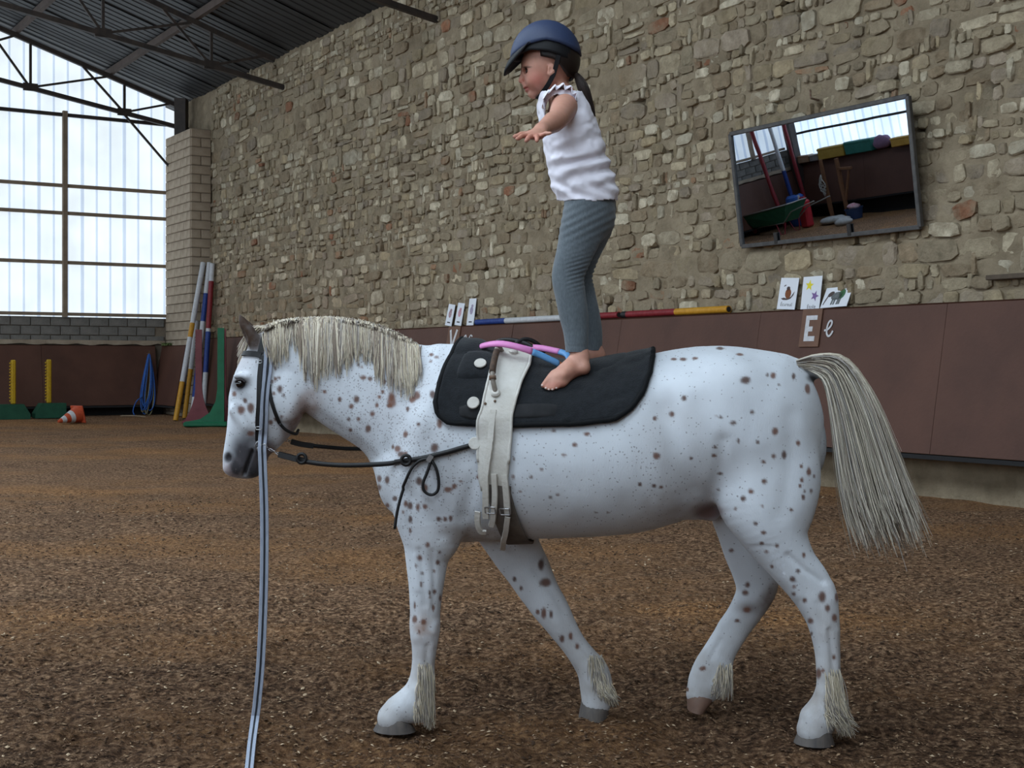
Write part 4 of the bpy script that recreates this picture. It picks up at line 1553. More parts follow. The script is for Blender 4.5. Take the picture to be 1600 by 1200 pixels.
for i in range(230):
    s_ = i / 229.0
    cx, cy = crest[min(int(s_ * (len(crest) - 1)), len(crest) - 1)]
    L0 = float(np.interp(cx, [416, 440, 452, 466, 474, 490, 520, 545, 556, 572, 590, 615, 640, 652], [56, 70, 46, 50, 92, 102, 92, 78, 64, 60, 84, 92, 86, 60]))
    n = 14
    if 446 < cx < 470: n = 4
    if cx < 446: n = 9
    lock(cx, cy, L0 * random.uniform(.8, 1.1), random.uniform(-3, 7) + (4 if cx > 600 else 0), random.randrange(7), n)
for i in range(700):                      # hairs standing off the crest or falling on the far side
    s_ = random.random()
    cx, cy = crest[int(s_ * (len(crest) - 1))]
    x0, y0 = cx + random.gauss(0, 3), cy + 2
    dx = random.uniform(-4, 14)
    pts = [HP(x0 + dx * t, y0 - random.uniform(5, 9) * math.sin(math.pi * min(t * 1.2, 1)) + 40 * t * t, .02 + .10 * t) for t in np.linspace(0, 1, 6)]
    mane.strand(pts, .0016, .0006, hcol())
mane.build('mane', M_hair, horse)
fore = Hair()
for k in range(130):
    x0, y0 = 408 + random.uniform(-6, 10), 512 + random.uniform(-4, 5)
    end = (378 + random.uniform(-8, 14), 552 + random.uniform(-10, 26))
    la = random.uniform(-.02, .055)
    pts = [HP(x0 + (end[0] - x0) * t ** .8, y0 + (end[1] - y0) * t ** 1.5 - 5 * math.sin(3.1 * t), la * (.4 + t) + .01) for t in np.linspace(0, 1, 7)]
    fore.strand(pts, .0018, .0007, hcol())
fore.build('forelock', M_hair, horse)

tail = Hair()
tl = catmull([(1244, 563), (1280, 553), (1322, 560), (1360, 612), (1392, 690), (1420, 768), (1448, 835)], 5)   # outer line
tr = catmull([(1246, 574), (1270, 582), (1290, 602), (1303, 670), (1312, 735), (1326, 795), (1345, 836)], 5)   # inner line
for i in range(3600):
    w = random.random()
    hue = int(w * 40 + random.random() * 1.3)
    stop = random.uniform(0.72, 1.0) if random.random() < 0.75 else random.uniform(0.3, 0.75)
    la0, la1 = random.gauss(0, .020), random.gauss(0, .05)
    jx, jy = random.gauss(0, 8), random.gauss(0, 15)
    ws = w + random.gauss(0, .05)
    n = 14
    pts = []
    wav = random.uniform(0, 6)
    start = 0.0 if random.random() < .7 else random.uniform(0, .25)
    for t in np.linspace(start, stop, n):
        k = t * (len(tl) - 1)
        a = int(min(k, len(tl) - 2)); f = k - a
        A = tl[a] * (1 - f) + tl[a + 1] * f
        B = tr[a] * (1 - f) + tr[a + 1] * f
        ww = w + (ws - w) * t
        q = A * (1 - ww) + B * ww
        bow = math.sin(math.pi * min(1, t)) * .06 * (1 - (2 * w - 1) ** 2)
        px = q[0] + jx * t ** 2 + 1.3 * math.sin(wav + 6 * t) * t
        py = q[1] + jy * t ** 3 * (1 if w < .9 else 1) + 18 * t ** 4 * random.uniform(.6, 1)
        pts.append(HP(px, py, (la0 + (la1 - la0) * t) * (1 + t) * .9 + random.uniform(-.001, .001)))
    cc_ = hcol(hue, 1.0)
    gy_ = sum(cc_[:3]) / 3
    tail.strand(pts, .0018, .0006, (cc_[0] * .8 + gy_ * .2, cc_[1] * .8 + gy_ * .2, cc_[2] * .8 + gy_ * .2, 1))
tail.build('tail', M_hair, horse)

def feather(cx0, cy0, cx1, cy1, tipdx, tipy, lat, w, n=170):
    """long hair from the back of a fetlock: root line in pixels, tips"""
    h = Hair()
    for k in range(n):
        t = random.random()
        fwd = random.random() ** 1.6
        x, y = cx0 + (cx1 - cx0) * t - 20 * fwd + random.gauss(0, 1.5), cy0 + (cy1 - cy0) * t + random.uniform(-5, 5)
        sgn = random.choice((-1, -1, 1))
        la = lat + sgn * w * (0.15 + 0.92 * math.sqrt(fwd)) + random.gauss(0, .004)
        dx = tipdx * random.uniform(.3, 1.2) * (0.4 + t) * (1 - .5 * fwd) + random.gauss(0, 2.5)
        dy = (tipy - y) * random.choice((1, 1, .7)) * random.uniform(.45, 1.03) * (1 - .35 * fwd)
        bend = random.uniform(-1.5, 2.5)
        pts = [HP(x + dx * s ** .8 + bend * math.sin(3.1 * s), y + dy * s, la + sgn * .004 * math.sin(3.1 * s)) for s in np.linspace(0, 1, 7)]
        h.strand(pts, .0019, .0006, hcol(random.choice((2, 4, 5, 0, 4)), random.uniform(.82, 1.02)))
    return h.build('feather', M_hair, horse)
feather(675, 1036, 668, 1116, 5, 1141, -.116, .047, 900)
feather(940, 1026, 954, 1086, 10, 1106, .120, .043, 750)
feather(1311, 1048, 1308, 1124, 22, 1154, -.136, .047, 900)
feather(1144, 1036, 1130, 1080, -4, 1096, .125, .041, 420)

# ================================================================== the child standing on the horse's back
YC = 4.60
def K(px, py, lat=0.0):
    return P3(px, py, YC + lat)
def kr(px):
    return px / FPX * YC          # a length given in pixels at the child's depth

def sole(px, py, lat, r):
    """move a foot point towards the camera until it stands clear of the padded back"""
    for k in range(60):
        p = K(px, py, lat)
        q = hbvh.find_nearest(p)
        inside = (p - q[0]).dot(q[1]) < 0
        if not inside and q[3] >= r + .024: break
        lat -= .004
    return (px, py, lat)

def child_field():
    F = Field((-0.04, 3.86, 1.10), (0.42, 5.34, 2.40), 0.0036)
    T = lambda rows, k=0.015, **kw: F.tube([(np.array(r[0]), r[1], r[2]) for r in rows], k, **kw)
    # trunk
    T([(K(922, 322), .070, .095), (K(912, 290), .066, .088), (K(902, 255), .064, .088), (K(892, 215), .070, .098), (K(885, 180), .066, .108), (K(880, 158), .050, .095)], .03)
    # neck, head
    T([(K(884, 160), .040, .045), (K(876, 138), .032, .036), (K(868, 118), .034, .038)], .02)
    F.ell(K(860, 92), (kr(41), .073, kr(41)), .02)
    F.ell(K(841, 112), (kr(26), .060, kr(35)), .02, ex=(1, 0, .30), ez=(-.30, 0, 1))
    T([(K(834, 144), kr(8), .018), (K(848, 138), kr(11), .040), (K(862, 126), kr(12), .054)], .015)        # jaw
    F.ell(K(833, 147), (kr(8), .020, kr(7)), .010)                                                        # chin
    for s in (-1, 1):
        F.ell(K(836, 126, s * .030), (kr(14), .026, kr(13)), .014)                                         # cheek
        F.ell(K(822, 111, s * .027), (kr(6), .016, kr(5)), .006, sub=True)                                 # eye hollow
        F.tube([(K(861, 102, s * .072), .012, .006), (K(862, 110, s * .075), .015, .007), (K(858, 116, s * .072), .009, .006)], .006)  # ear
        F.ell(K(860, 109, s * .081), (.006, .006, .009), .004, sub=True)
        F.tube([(K(818, 131, s * .008), .006, .006), (K(821, 130, s * .012), .005, .005)], .006)           # wings of the nose
    T([(K(820, 110), .008, .007), (K(816, 119), .0085, .008), (K(813.5, 126), .0085, .009)], .008)         # nose
    T([(K(820, 136.5), .0065, .017), (K(822, 136), .006, .020)], .005)                                     # upper lip
    T([(K(823, 141.5), .0065, .014), (K(826, 141), .006, .016)], .005)                                     # lower lip
    F.ell(K(819, 139.2), (.007, .014, .0014), .002, sub=True)
    # near arm, held out towards the camera and a little forward; far arm to the other side
    for s, sh, el, wr in ((-1, (882, 168, -.095), (872, 186, -.275), (846, 203, -.455)), (1, (886, 166, .095), (888, 178, .29), (890, 178, .48))):
        a, b, c = K(*sh), K(*el), K(*wr)
        T([(a, .046, .046), (a.lerp(b, .5), .039, .039), (b, .033, .033), (b.lerp(c, .3), .034, .034), (b.lerp(c, .7), .027, .027), (c, .0205, .0225)], .012, lat=(0, 0, 1))
        d = (c - b).normalized()
        if s < 0:
            palm = K(835, 212, -.530)
            up = Vector((0.10, -0.25, 1)).normalized()
            tips = [((804, 213.5, -.535), .0085, 'thumb'), ((808, 217, -.590), .0075, 'f'), ((822, 220, -.615), .0078, 'f'), ((839, 220, -.612), .0074, 'f'), ((860, 208, -.590), .0064, 'f')]
            knk = [(823, 209.5, -.505), (820, 212, -.555), (829, 214, -.565), (839, 214, -.565), (848, 211, -.555)]
        else:
            palm = K(888, 178, .555)
            up = Vector((0, 0, 1))
            tips = [((865, 180, .57), .0085, 'thumb'), ((871, 180, .64), .0075, 'f'), ((881, 181, .66), .0078, 'f'), ((892, 181, .655), .0074, 'f'), ((904, 179, .63), .0064, 'f')]
            knk = [(877, 177, .535), (875, 177, .585), (884, 177, .595), (892, 177, .592), (900, 177, .58)]
        hand = (palm - c).normalized()
        T([(c, .019, .022), (c.lerp(palm, .5), .013, .027), (palm, .0125, .031), (palm + hand * .016, .010, .029)], .010, lat=tuple(hand.cross(up)))
        for (tp, r, kind), kn in zip(tips, knk):
            p0, p3 = K(*kn), K(*tp)
            base_ = c.lerp(palm, .35) if kind == 'thumb' else palm.lerp(p0, .35)
            m1 = p0.lerp(p3, .45) + Vector((0, 0, .003))
            T([(base_, r * 1.25, r * 1.25), (p0, r * 1.12, r * 1.12), (m1, r, r), (p0.lerp(p3, .75), r * .92, r * .92), (p3, r * .78, r * .78)], .0035)
    # legs under the leggings, ankles, feet
    for hip, kn, an in (((917, 330, -.055), (889, 430, -.078), (905, 548, -.090)), ((925, 330, .050), (903, 428, .045), (927, 545, .050))):
        a, b, c = K(*hip), K(*kn), K(*an)
        T([(a, .066, .062), (a.lerp(b, .5), .060, .056), (b, .040, .038), (b.lerp(c, .35), .040, .038), (b.lerp(c, .75), .030, .029), (c, .0265, .0265)], .02)
    feet_px = (((905, 548, -.090), (912, 575, -.093), (898, 570, -.098), (874, 589, -.118), (864, 595, -.122)),
               ((927, 545, .050), (936, 556, .050), (922, 553, .045), (894, 566, .030), (884, 570, .026)))
    for an, heel, inst, ball, toe in feet_px:
        if an[2] < 0:
            heel, inst, ball, toe = sole(*heel, .020), sole(*inst, .020), sole(*ball, .012), sole(*toe, .010)
        A, H_, I, B, T_ = (K(*q) for q in (an, heel, inst, ball, toe))
        T([(A, .0265, .0265), (A.lerp(H_, .6), .025, .024), (H_, .020, .022)], .012)
        T([(A.lerp(H_, .3), .027, .025), (I, .029, .028), (I.lerp(B, .5), .024, .034), (B, .0165, .036)], .015)
        T([(H_, .019, .021), (I.lerp(B, .3) + Vector((0, 0, -.012)), .016, .026), (B, .013, .036)], .015)
        d = (T_ - I).normalized()
        side = Vector((.25, -1, 0)).normalized()
        sgn = 1 if an[2] < 0 else -1          # outer side towards the camera on the near foot
        if an[2] < 0:
            bases = []
            for (x0, y0, l0), (x1, y1, l1), r in (((862, 590, -.098), (849, 602.5, -.104), .0098), ((865, 593, -.110), (854, 606, -.122), .0074), ((869, 596, -.122), (858.5, 607.5, -.136), .0072),
                                                  ((873, 598, -.133), (864, 607.5, -.147), .0070), ((878, 598, -.142), (870, 605.5, -.154), .0066)):
                p0, p1 = K(*sole(x0, y0, l0, r)), K(*sole(x1, y1, l1, r * .8))
                bases.append(p0)
                T([(p0 + (p0 - p1) * .35, r * 1.35, r * 1.35), (p0, r * 1.15, r * 1.15), (p0.lerp(p1, .55) + Vector((0, 0, .004)), r, r), (p1, r * .88, r * .88)], .0035)
            bm_ = sum(bases, Vector()) / len(bases)
            T([(I, .029, .028), (I.lerp(bm_, .5), .025, .033), (bm_ + Vector((.004, 0, .002)), .0175, .034)], .02, lat=tuple((bases[-1] - bases[0]).normalized()))
            continue
        for j, (o, ln, r) in enumerate(((-.028, .036, .0105), (-.011, .034, .0078), (.003, .030, .0074), (.016, .025, .0070), (.028, .018, .0066))):
            s0 = B + side * (o * sgn) - Vector((0, 0, .002))
            T([(s0, r * 1.05, r * 1.05), (s0 + d * ln * .6 + Vector((0, 0, .003)), r, r), (s0 + d * ln + Vector((0, 0, -.004)), r * .85, r * .85)], .003)
    for s in (-1, 1):
        F.ell(K(908 if s < 0 else 930, 560 if s < 0 else 550, -.115 if s < 0 else .028), (.009, .006, .010), .008)      # ankle bone
    return F
cf = child_field()
CV, CFc = cf.mesh(smooth=2)
del cf
# skin tone with flushed cheek, lips, finger and toe tips
cx_, cy_ = to_px(CV)
skin = np.tile(np.array([lin(204), lin(152), lin(132)]), (len(CV), 1))
def cwash(w, c):
    global skin
    w = np.clip(w, 0, 1)[:, None]
    skin = skin * (1 - w) + np.asarray(c) * w
def cblob(px, py, rx, ry, soft=1.0):
    return np.exp(-(((cx_ - px) / rx) ** 2 + ((cy_ - py) / ry) ** 2) ** soft)
RED = [lin(196), lin(112), lin(98)]
cwash(cblob(838, 124, 16, 14) * .65, RED)
cwash(cblob(822, 139, 6, 4.5, 2) * .75, [lin(164), lin(74), lin(72)])
cwash(cblob(815, 127, 5, 5) * .4, RED)
cwash(cblob(823, 105, 8, 1.6, 2) * .85, [lin(60), lin(40), lin(32)])      # eyebrow
cwash(cblob(835, 215, 34, 8, 2) * .35, RED)
cwash(cblob(868, 603, 24, 7, 1.5) * .40, RED)
cwash(cblob(905, 585, 22, 6, 1.5) * .25, RED)
child = thing('person', K(905, 590, 0), 'child in a white top and grey leggings standing barefoot on the horse, arms spread', 'person')
M_skin = mat('skin', C(255, 255, 255), 0.5, attr='Col', spec=0.35, color2=C(238, 232, 230), vscale=30)
MATS['skin'].node_tree.nodes['Principled BSDF'].inputs['Subsurface Weight'].default_value = 0.12
MATS['skin'].node_tree.nodes['Principled BSDF'].inputs['Subsurface Radius'].default_value = (0.02, 0.008, 0.004)
raw_mesh('body', CV, CFc, M_skin, child, colors=np.concatenate([skin, np.ones((len(CV), 1))], 1))
cbvh = BVHTree.FromPolygons([tuple(p) for p in CV], [tuple(map(int, f)) for f in CFc])
# eyes
for s in (-1, 1):
    c = K(826, 111.5, s * .028)
    e = MB().ball(c, .0100, .0100, .0085).build('eye', mat('eye_white', C(226, 222, 218), 0.2), child, smooth=180)
    MB().ball(c + Vector((-.0050, s * .0042, -.0006)), .0062, .0066, .0070).build('iris', mat('iris', C(46, 28, 18), 0.15), e, smooth=180)
    lid = [c + Vector((-.0105 * math.cos(t * .5), s * .011 * math.sin(t), .0062 + .002 * math.cos(t))) for t in np.linspace(-1.2, 1.2, 7)]
    MB().tube(lid, .0022, 6).build('eyelash', mat('dark_hair', C(34, 24, 20), 0.5, var=.3, vscale=60, stretch=(1, 1, .1)), e)
# toenails and fingernails on the near side
M_nail = mat('nail', C(232, 206, 196), 0.3)
for q in ((847, 602), (852.5, 606.5), (857.5, 608.5), (863, 608.5), (869, 606.5)):
    d = Vector(((q[0] - 800) / FPX, 1, -(q[1] - HORIZON) / FPX)).normalized()
    h = cbvh.ray_cast(Vector((0, 0, CAM_H)), d)
    if h[0] is not None:
        MB().ball(h[0] - h[1] * .001, .0042, .0025, .0034).build('nail', M_nail, child, smooth=180)

# leggings
def leggings():
    F = Field((0.05, 4.40, 1.28), (0.40, 4.80, 1.92), 0.0036)
    T = lambda rows, k=0.02: F.tube([(np.array(r[0]), r[1], r[2]) for r in rows], k)
    T([(K(920, 306), .074, .092), (K(922, 318), .083, .102), (K(922, 340), .085, .104)], .03)
    near = catmull([list(K(x, y, l)) + [kr(a), b] for x, y, l, a, b in ((918, 325, -.050, 36, .070), (909, 360, -.060, 34, .068), (898, 395, -.070, 28.5, .058), (888, 430, -.078, 25, .049), (891, 460, -.084, 23.5, .046), (896, 490, -.086, 22.5, .043), (900, 520, -.088, 19, .038), (901.5, 552, -.090, 17, .036))], 5)
    far = catmull([list(K(x, y, l)) + [kr(a), b] for x, y, l, a, b in ((927, 325, .050, 35, .070), (922, 360, .050, 32, .068), (911, 395, .048, 27, .058), (902, 430, .045, 24, .049), (908, 460, .046, 22.5, .046), (915, 490, .048, 22, .043), (922, 520, .050, 19, .038), (926, 549, .050, 15, .035))], 5)
    T([(s[:3], s[3], s[4]) for s in near], .03)
    T([(s[:3], s[3], s[4]) for s in far], .03)
    # folds at knee and hem
    V, Fc = F.mesh(smooth=2)
    px, py = to_px(V)
    fold = np.exp(-((py - 428) / 24) ** 2) * np.clip((px - 880) / 20, 0, 1)
    n = V - np.array([np.interp(py, [300, 430, 550], [float(K(922, 320).x), float(K(895, 430).x), float(K(910, 550).x)]), np.full(len(V), YC), V[:, 2]]).T
    n[:, 2] = 0
    n /= np.maximum(np.linalg.norm(n, axis=1), 1e-5)[:, None]
    amp = .0028 * fold * np.sin((py + .30 * px) * .95) + .0014 * np.sin((py * .5 + px * .25)) * np.exp(-((py - 350) / 30) ** 2) + .0012 * np.exp(-((py - 541) / 1.6) ** 2) * -1
    amp += .0012 * vnoise(V[:, 0] * 25, V[:, 1] * 25, V[:, 2] * 18, 71)
    V = V + n * amp[:, None]
    # cut the ankle openings
    c = V[Fc].mean(1)
    cpx, cpy = to_px(c)
    keep = (cpy < np.where(c[:, 1] < YC - .02, 549.5, 547)) & (cpy > 309)
    return V, Fc[keep]
LV, LF = leggings()
raw_mesh('leggings', LV, LF, mat('grey_jersey', C(84, 92, 98), 0.85, color2=C(104, 112, 118), vscale=240, sheen=0.2, stretch=(1, 1, .3), bump=.08, bscale=500), child)

# white sleeveless top with frilled shoulders
def top():
    F = Field((-0.02, 4.38, 1.70), (0.42, 4.82, 2.26), 0.0036)
    T = lambda rows, k=0.02: F.tube([(np.array(r[0]), r[1], r[2]) for r in rows], k)
    st = catmull([list((K(x0, y0) + K(x1, y1)) / 2) + [(K(x0, y0) - K(x1, y1)).length / 2, b] for x0, y0, x1, y1, b in (
        (873, 322, 966, 318, .122), (870, 304, 965, 300, .121), (861, 284, 958, 276, .117), (855, 262, 951, 252, .115), (850, 236, 943, 226, .118),
        (846, 208, 935, 200, .124), (841, 182, 924, 178, .122), (840, 162, 913, 160, .112), (850, 147, 902, 145, .082), (862, 139, 894, 137, .046))], 5)
    T([(s[:3], s[3], s[4]) for s in st])
    V, Fc = F.mesh(smooth=2)
    px, py = to_px(V)
    ctr = np.interp(py, [140, 200, 320], [882, 893, 919])
    n = np.stack([(px - ctr) / 50, (V[:, 1] - YC) / .12, 0 * px], 1)
    n /= np.maximum(np.linalg.norm(n, axis=1), 1e-5)[:, None]
    t = (py - 235) + .32 * (px - 890)
    amp = .0075 * np.sin(t * .23 + 1.7 * vnoise(px * .03, py * .05, V[:, 1] * 6, 80)) * np.exp(-((py - 255) / 38) ** 2) * np.clip((px - 850) / 40, 0, 1)
    amp += .0042 * np.sin((py - .5 * px) * .26 + 2 * vnoise(px * .04, py * .04, V[:, 1] * 9, 81)) * np.exp(-((py - 295) / 18) ** 2)
    amp += .0035 * vnoise(px * .06, py * .06, V[:, 1] * 18, 82) + .0020 * vnoise(px * .14, py * .14, V[:, 1] * 40, 83)
    V = V + n * amp[:, None]
    c = V[Fc].mean(1)
    cx, cy = to_px(c)
    side = np.abs(c[:, 1] - YC)
    hole = (side > .066) & (((cx - 871.5) / 20) ** 2 + ((cy - 173) / 26) ** 2 < 1)       # armholes
    hem = cy > 312.5 + 1.2 * np.sin(cx * .13)
    neck = cy < 139.5 + .10 * np.abs(cx - 878)
    return V, Fc[~(hole | hem | neck)]
TV, TF = top()
M_shirt = mat('white_cotton', C(240, 236, 246), 0.85, var=0.04, vscale=18, sheen=0.15, bump=.06, bscale=400)
shirt = raw_mesh('sleeveless_top', TV, TF, M_shirt, child)
sm = shirt.modifiers.new('thickness', 'SOLIDIFY')
sm.thickness = 0.003
for s in (-1, 1):
    # frill over the shoulder, from chest over the top to the back
    path = catmull([K(851, 178, s * .092), K(847, 160, s * .098), K(856, 145, s * .094), K(870, 137, s * .086), K(886, 137, s * .088), K(898, 147, s * .098), K(902, 160, s * .104)], 8)
    rows = [[], [], [], []]
    for i, p in enumerate(path):
        w = math.sin(math.pi * (i + .5) / len(path)) ** .5
        ph = math.sin(i * .95)
        rows[0].append(Vector(p) + Vector((0, -s * .020, -.004)))
        rows[1].append(Vector(p) + Vector((0, s * .008, .005 * w)))
        rows[2].append(Vector(p) + Vector((.003 * ph * w, s * .026 * w, .004 * w + .006 * ph * w)))
        rows[3].append(Vector(p) + Vector((.006 * ph * w, s * .040 * w, -.006 * w + .010 * ph * w)))
    f = MB().grid(rows).build('frill', M_shirt, shirt, smooth=180)
    f.modifiers.new('thickness', 'SOLIDIFY').thickness = 0.002

# hair under the helmet, ponytail with a teal tie
M_hairc = mat('dark_hair', C(34, 24, 20), 0.5)
hb = MB()
Ex, Ez = Vector((math.cos(.15), 0, math.sin(.15))), Vector((-math.sin(.15), 0, math.cos(.15)))
cH = K(864, 94)
rows = []
for i in range(11):
    th = i / 10.0
    ring = []
    for k in range(29):
        az = math.radians(-118 + 236 * k / 28)          # open over the face
        lim = np.interp(abs(math.degrees(az)), [0, 50, 70, 88, 118], [142, 140, 126, 100, 88])
        t2 = math.radians(30 + (lim - 30) * th)
        r = Vector((math.cos(az) * kr(43) * math.sin(t2), math.sin(az) * .087 * math.sin(t2), kr(44) * math.cos(t2)))
        ring.append(cH + Ex * r.x + Vector((0, r.y, 0)) + Ez * r.z)
    rows.append(ring)
hb.grid(rows)
hair = hb.build('hair', M_hairc, child, smooth=180)
hair.modifiers.new('thickness', 'SOLIDIFY').thickness = 0.004
pt = Hair()
line = catmull([(886, 112, 0), (896, 113, -.010), (904, 122, -.022), (913, 142, -.03), (921, 164, -.03), (927, 183, -.03)], 3)
for k in range(420):
    a, rr = random.uniform(0, 6.28), math.sqrt(random.random())
    stop = random.uniform(.8, 1)
    pts = []
    for t in np.linspace(0, stop, 12):
        q = t * (len(line) - 1); i = int(min(q, len(line) - 2)); f = q - i
        c = line[i] * (1 - f) + line[i + 1] * f
        w = np.interp(t, [0, .22, .3, .55, 1], [.014, .008, .009, .019, .009]) * rr
        p = K(c[0], c[1], c[2]) + Vector((math.cos(a) * w, math.sin(a) * w, .3 * math.cos(a) * w))
        pts.append(p)
    d = random.uniform(.7, 1.3)
    pt.strand(pts, .0016, .0007, (lin(44) * d, lin(32) * d, lin(27) * d, 1))
pony = pt.build('ponytail', mat('hair_strand', C(255, 255, 255), 0.45, attr='Col'), child)
tie = [K(896, 114, -.004) + Vector((.010 * math.cos(t) * .6, .012 * math.sin(t), .011 * math.cos(t))) for t in np.linspace(0, 2 * math.pi, 14)[:-1]]
MB().tube(tie, .0045, 6, closed=True).build('hair_tie', mat('teal_elastic', C(30, 120, 124), 0.7), pony, smooth=180)

# riding helmet: shell, brim, inner skirt, chin strap, stud
M_shell = mat('helmet_navy', C(46, 58, 88), 0.55, var=0.10, vscale=200, spec=0.4)
M_black = mat('helmet_black', C(20, 20, 23), 0.6, spec=0.3)
tilt = 0.0
Hx, Hz = Vector((math.cos(tilt), 0, -math.sin(tilt))), Vector((math.sin(tilt), 0, math.cos(tilt)))
HC = K(853, 92)
def dome(az, th, rx, ry, rz):
    return HC + Hx * (rx * math.sin(th) * math.cos(az)) + Vector((0, ry * math.sin(th) * math.sin(az), 0)) + Hz * (rz * math.cos(th))
def helmet_part(th0, lowf, rx, ry, rz, n=14, m=48):
    rows = []
    for i in range(n):
        ring = []
        for k in range(m):
            az = 2 * math.pi * k / m
            th = th0 + (lowf(az) - th0) * i / (n - 1)
            ring.append(dome(az, th, rx, ry, rz))
        rows.append(ring)
    mb = MB().grid(rows, closed=True)
    return mb
# az 0 = back of the head, pi = front, the ear side in between
low_shell = lambda az: math.radians(np.interp(abs(((az + math.pi) % (2 * math.pi)) - math.pi), [0, .6, 1.2, 1.6, 2.1, 2.6, math.pi], [86, 83, 74, 70, 76, 87, 93]))
low_skirt = lambda az: math.radians(np.interp(abs(((az + math.pi) % (2 * math.pi)) - math.pi), [0, .5, 1.0, 1.5, 2.1, 2.6, math.pi], [103, 102, 96, 88, 84, 90, 94]))
mb = helmet_part(.001, low_shell, kr(56), .103, kr(60))
helmet = mb.build('helmet', M_shell, child, smooth=60)
helmet.modifiers.new('thickness', 'SOLIDIFY').thickness = 0.008
sk = helmet_part(math.radians(60), low_skirt, kr(52.5), .096, kr(56), n=8).build('liner', M_black, helmet, smooth=60)
sk.modifiers.new('thickness', 'SOLIDIFY').thickness = 0.006
rows = [[], [], [], []]
for k in range(25):
    az = math.pi + math.radians(-64 + 128 * k / 24)
    w = math.cos(math.radians((-64 + 128 * k / 24) * 1.40))
    b0 = dome(az, low_shell(az) - .05, kr(55), .102, kr(59))
    out = Vector((-.26, 0, -1)).normalized()
    for j, d in enumerate((0, .35, .75, 1.0)):
        p = b0 + out * (.060 * max(w, 0) ** .55 * d) + Vector((-.012 * math.sin(math.pi * d * .7), 0, 0))
        rows[j].append(p)
br = MB().grid(rows).build('brim', M_black, helmet, smooth=180)
br.modifiers.new('thickness', 'SOLIDIFY').thickness = 0.006
MB().ball(dome(math.radians(128), math.radians(76), kr(56.5), .105, kr(60.5)), .0035, .003, .0035).build('stud', mat('bright_metal', C(200, 200, 204), 0.25, metal=0.9), helmet, smooth=180)
for s in (-1, 1):
    pts = [K(873, 86, s * .090), K(870, 98, s * .084), K(866, 112, s * .076), K(861, 124, s * .068), K(854, 136, s * .054), K(846, 147, s * .030)]
    pts = catmull(pts, 4)
    MB().strap(pts, [Vector((0, s, 0))] * len(pts), .016, .003).build('chin_strap', M_black, helmet, smooth=60)
MB().strap(catmull([K(846, 147, -.032), K(841, 153, -.012), K(841, 153, .012), K(846, 147, .032)], 4), [Vector((-.3, 0, -1))] * 13, .016, .003).build('chin_strap', M_black, helmet, smooth=60)

# ================================================================== tack on the horse
M_pad = mat('black_felt', C(25, 27, 30), 0.9, color2=C(34, 37, 41), vscale=60, sheen=0.15, bump=.25, bscale=220, spec=0.2)
M_bind = mat('black_binding', C(18, 19, 21), 0.8, spec=0.2)
M_wleather = mat('white_leather', C(216, 213, 207), 0.5, color2=C(188, 182, 172), vscale=9, bump=.15, bscale=90, detail=8, spec=0.35)
M_girth = mat('stained_girth', C(120, 112, 104), 0.8, color2=C(84, 76, 70), vscale=14)
M_blk = mat('black_leather', C(24, 23, 24), 0.5, spec=0.4, var=.2, vscale=40)
M_metal = mat('plated_metal', C(176, 176, 178), 0.3, metal=0.9)
M_rust = mat('rusty_steel', C(104, 74, 54), 0.8, color2=C(140, 124, 110), vscale=50, metal=0.2)

def around(px, phi, off):
    """point of the trunk at column px, phi degrees from the spine towards the near side"""
    c = HP(px, 700, 0)
    a = math.radians(phi)
    d = Vector((0, -math.sin(a), math.cos(a)))
    h = hbvh.ray_cast(c + d * (0.9 if abs(phi) < 100 else 0.335), -d)
    if h[0] is None: return c + d * .3, d
    return h[0] + h[1] * off, h[1]
def pxof(p):
    return 800 + FPX * p.x / p.y, HORIZON - FPX * (p.z - CAM_H) / p.y
def phi_at(px, y):
    prev = 0
    for phi in range(20, 130, 3):
        p, n = around(px, phi, .02)
        if pxof(p)[1] >= y:
            y1 = pxof(p)[1]
            y0 = pxof(around(px, phi - 3, .02)[0])[1]
            return phi - 3 + 3 * max(0, min(1, (y - y0) / max(y1 - y0, .1)))
    return 120

# saddle pad
R_ = [0, .2, .4, .6, .8, .92, 1]
fr = [722, 712, 701, 692, 686, 690, 706]
rr_ = [1022, 1019, 1015, 1008, 994, 978, 952]
low_y = lambda px: float(np.interp(px, [680, 720, 800, 900, 960, 1000, 1022], [656, 661, 664, 661, 653, 640, 620]))
def pad_point(s, r, off):
    a = abs(r)
    px = np.interp(a, R_, fr) * (1 - s) + np.interp(a, R_, rr_) * s
    key = int(round(px / 4))
    if key not in _pm: _pm[key] = phi_at(key * 4, low_y(key * 4))
    k2 = key + (1 if px > key * 4 else -1)
    if k2 not in _pm: _pm[k2] = phi_at(k2 * 4, low_y(k2 * 4))
    f = abs(px - key * 4) / 4
    phi = (_pm[key] * (1 - f) + _pm[k2] * f) * r
    return around(px, phi, off)
_pm = {}
pad = thing('saddle_pad', HP(860, 575), "black padded saddle cloth lying over the horse's back under the child's feet", 'saddle pad')
NS, NR = 44, 60
rows = [[pad_point(i / NS, -1 + 2 * j / NR, .016 + .003 * float(vnoise(i * .5, j * .5, 0, 90)))[0] for i in range(NS + 1)] for j in range(NR + 1)]
o = MB().grid(rows).build('cloth', M_pad, pad, smooth=180)
o.modifiers.new('thickness', 'SOLIDIFY').thickness = 0.014
o.modifiers['thickness'].offset = 0
edge = [rows[0][i] for i in range(NS)] + [rows[j][NS] for j in range(NR)] + [rows[NR][i] for i in range(NS, 0, -1)] + [rows[j][0] for j in range(NR, 0, -1)]
MB().tube(edge, .0095, 8, closed=True).build('binding', M_bind, pad, smooth=180)
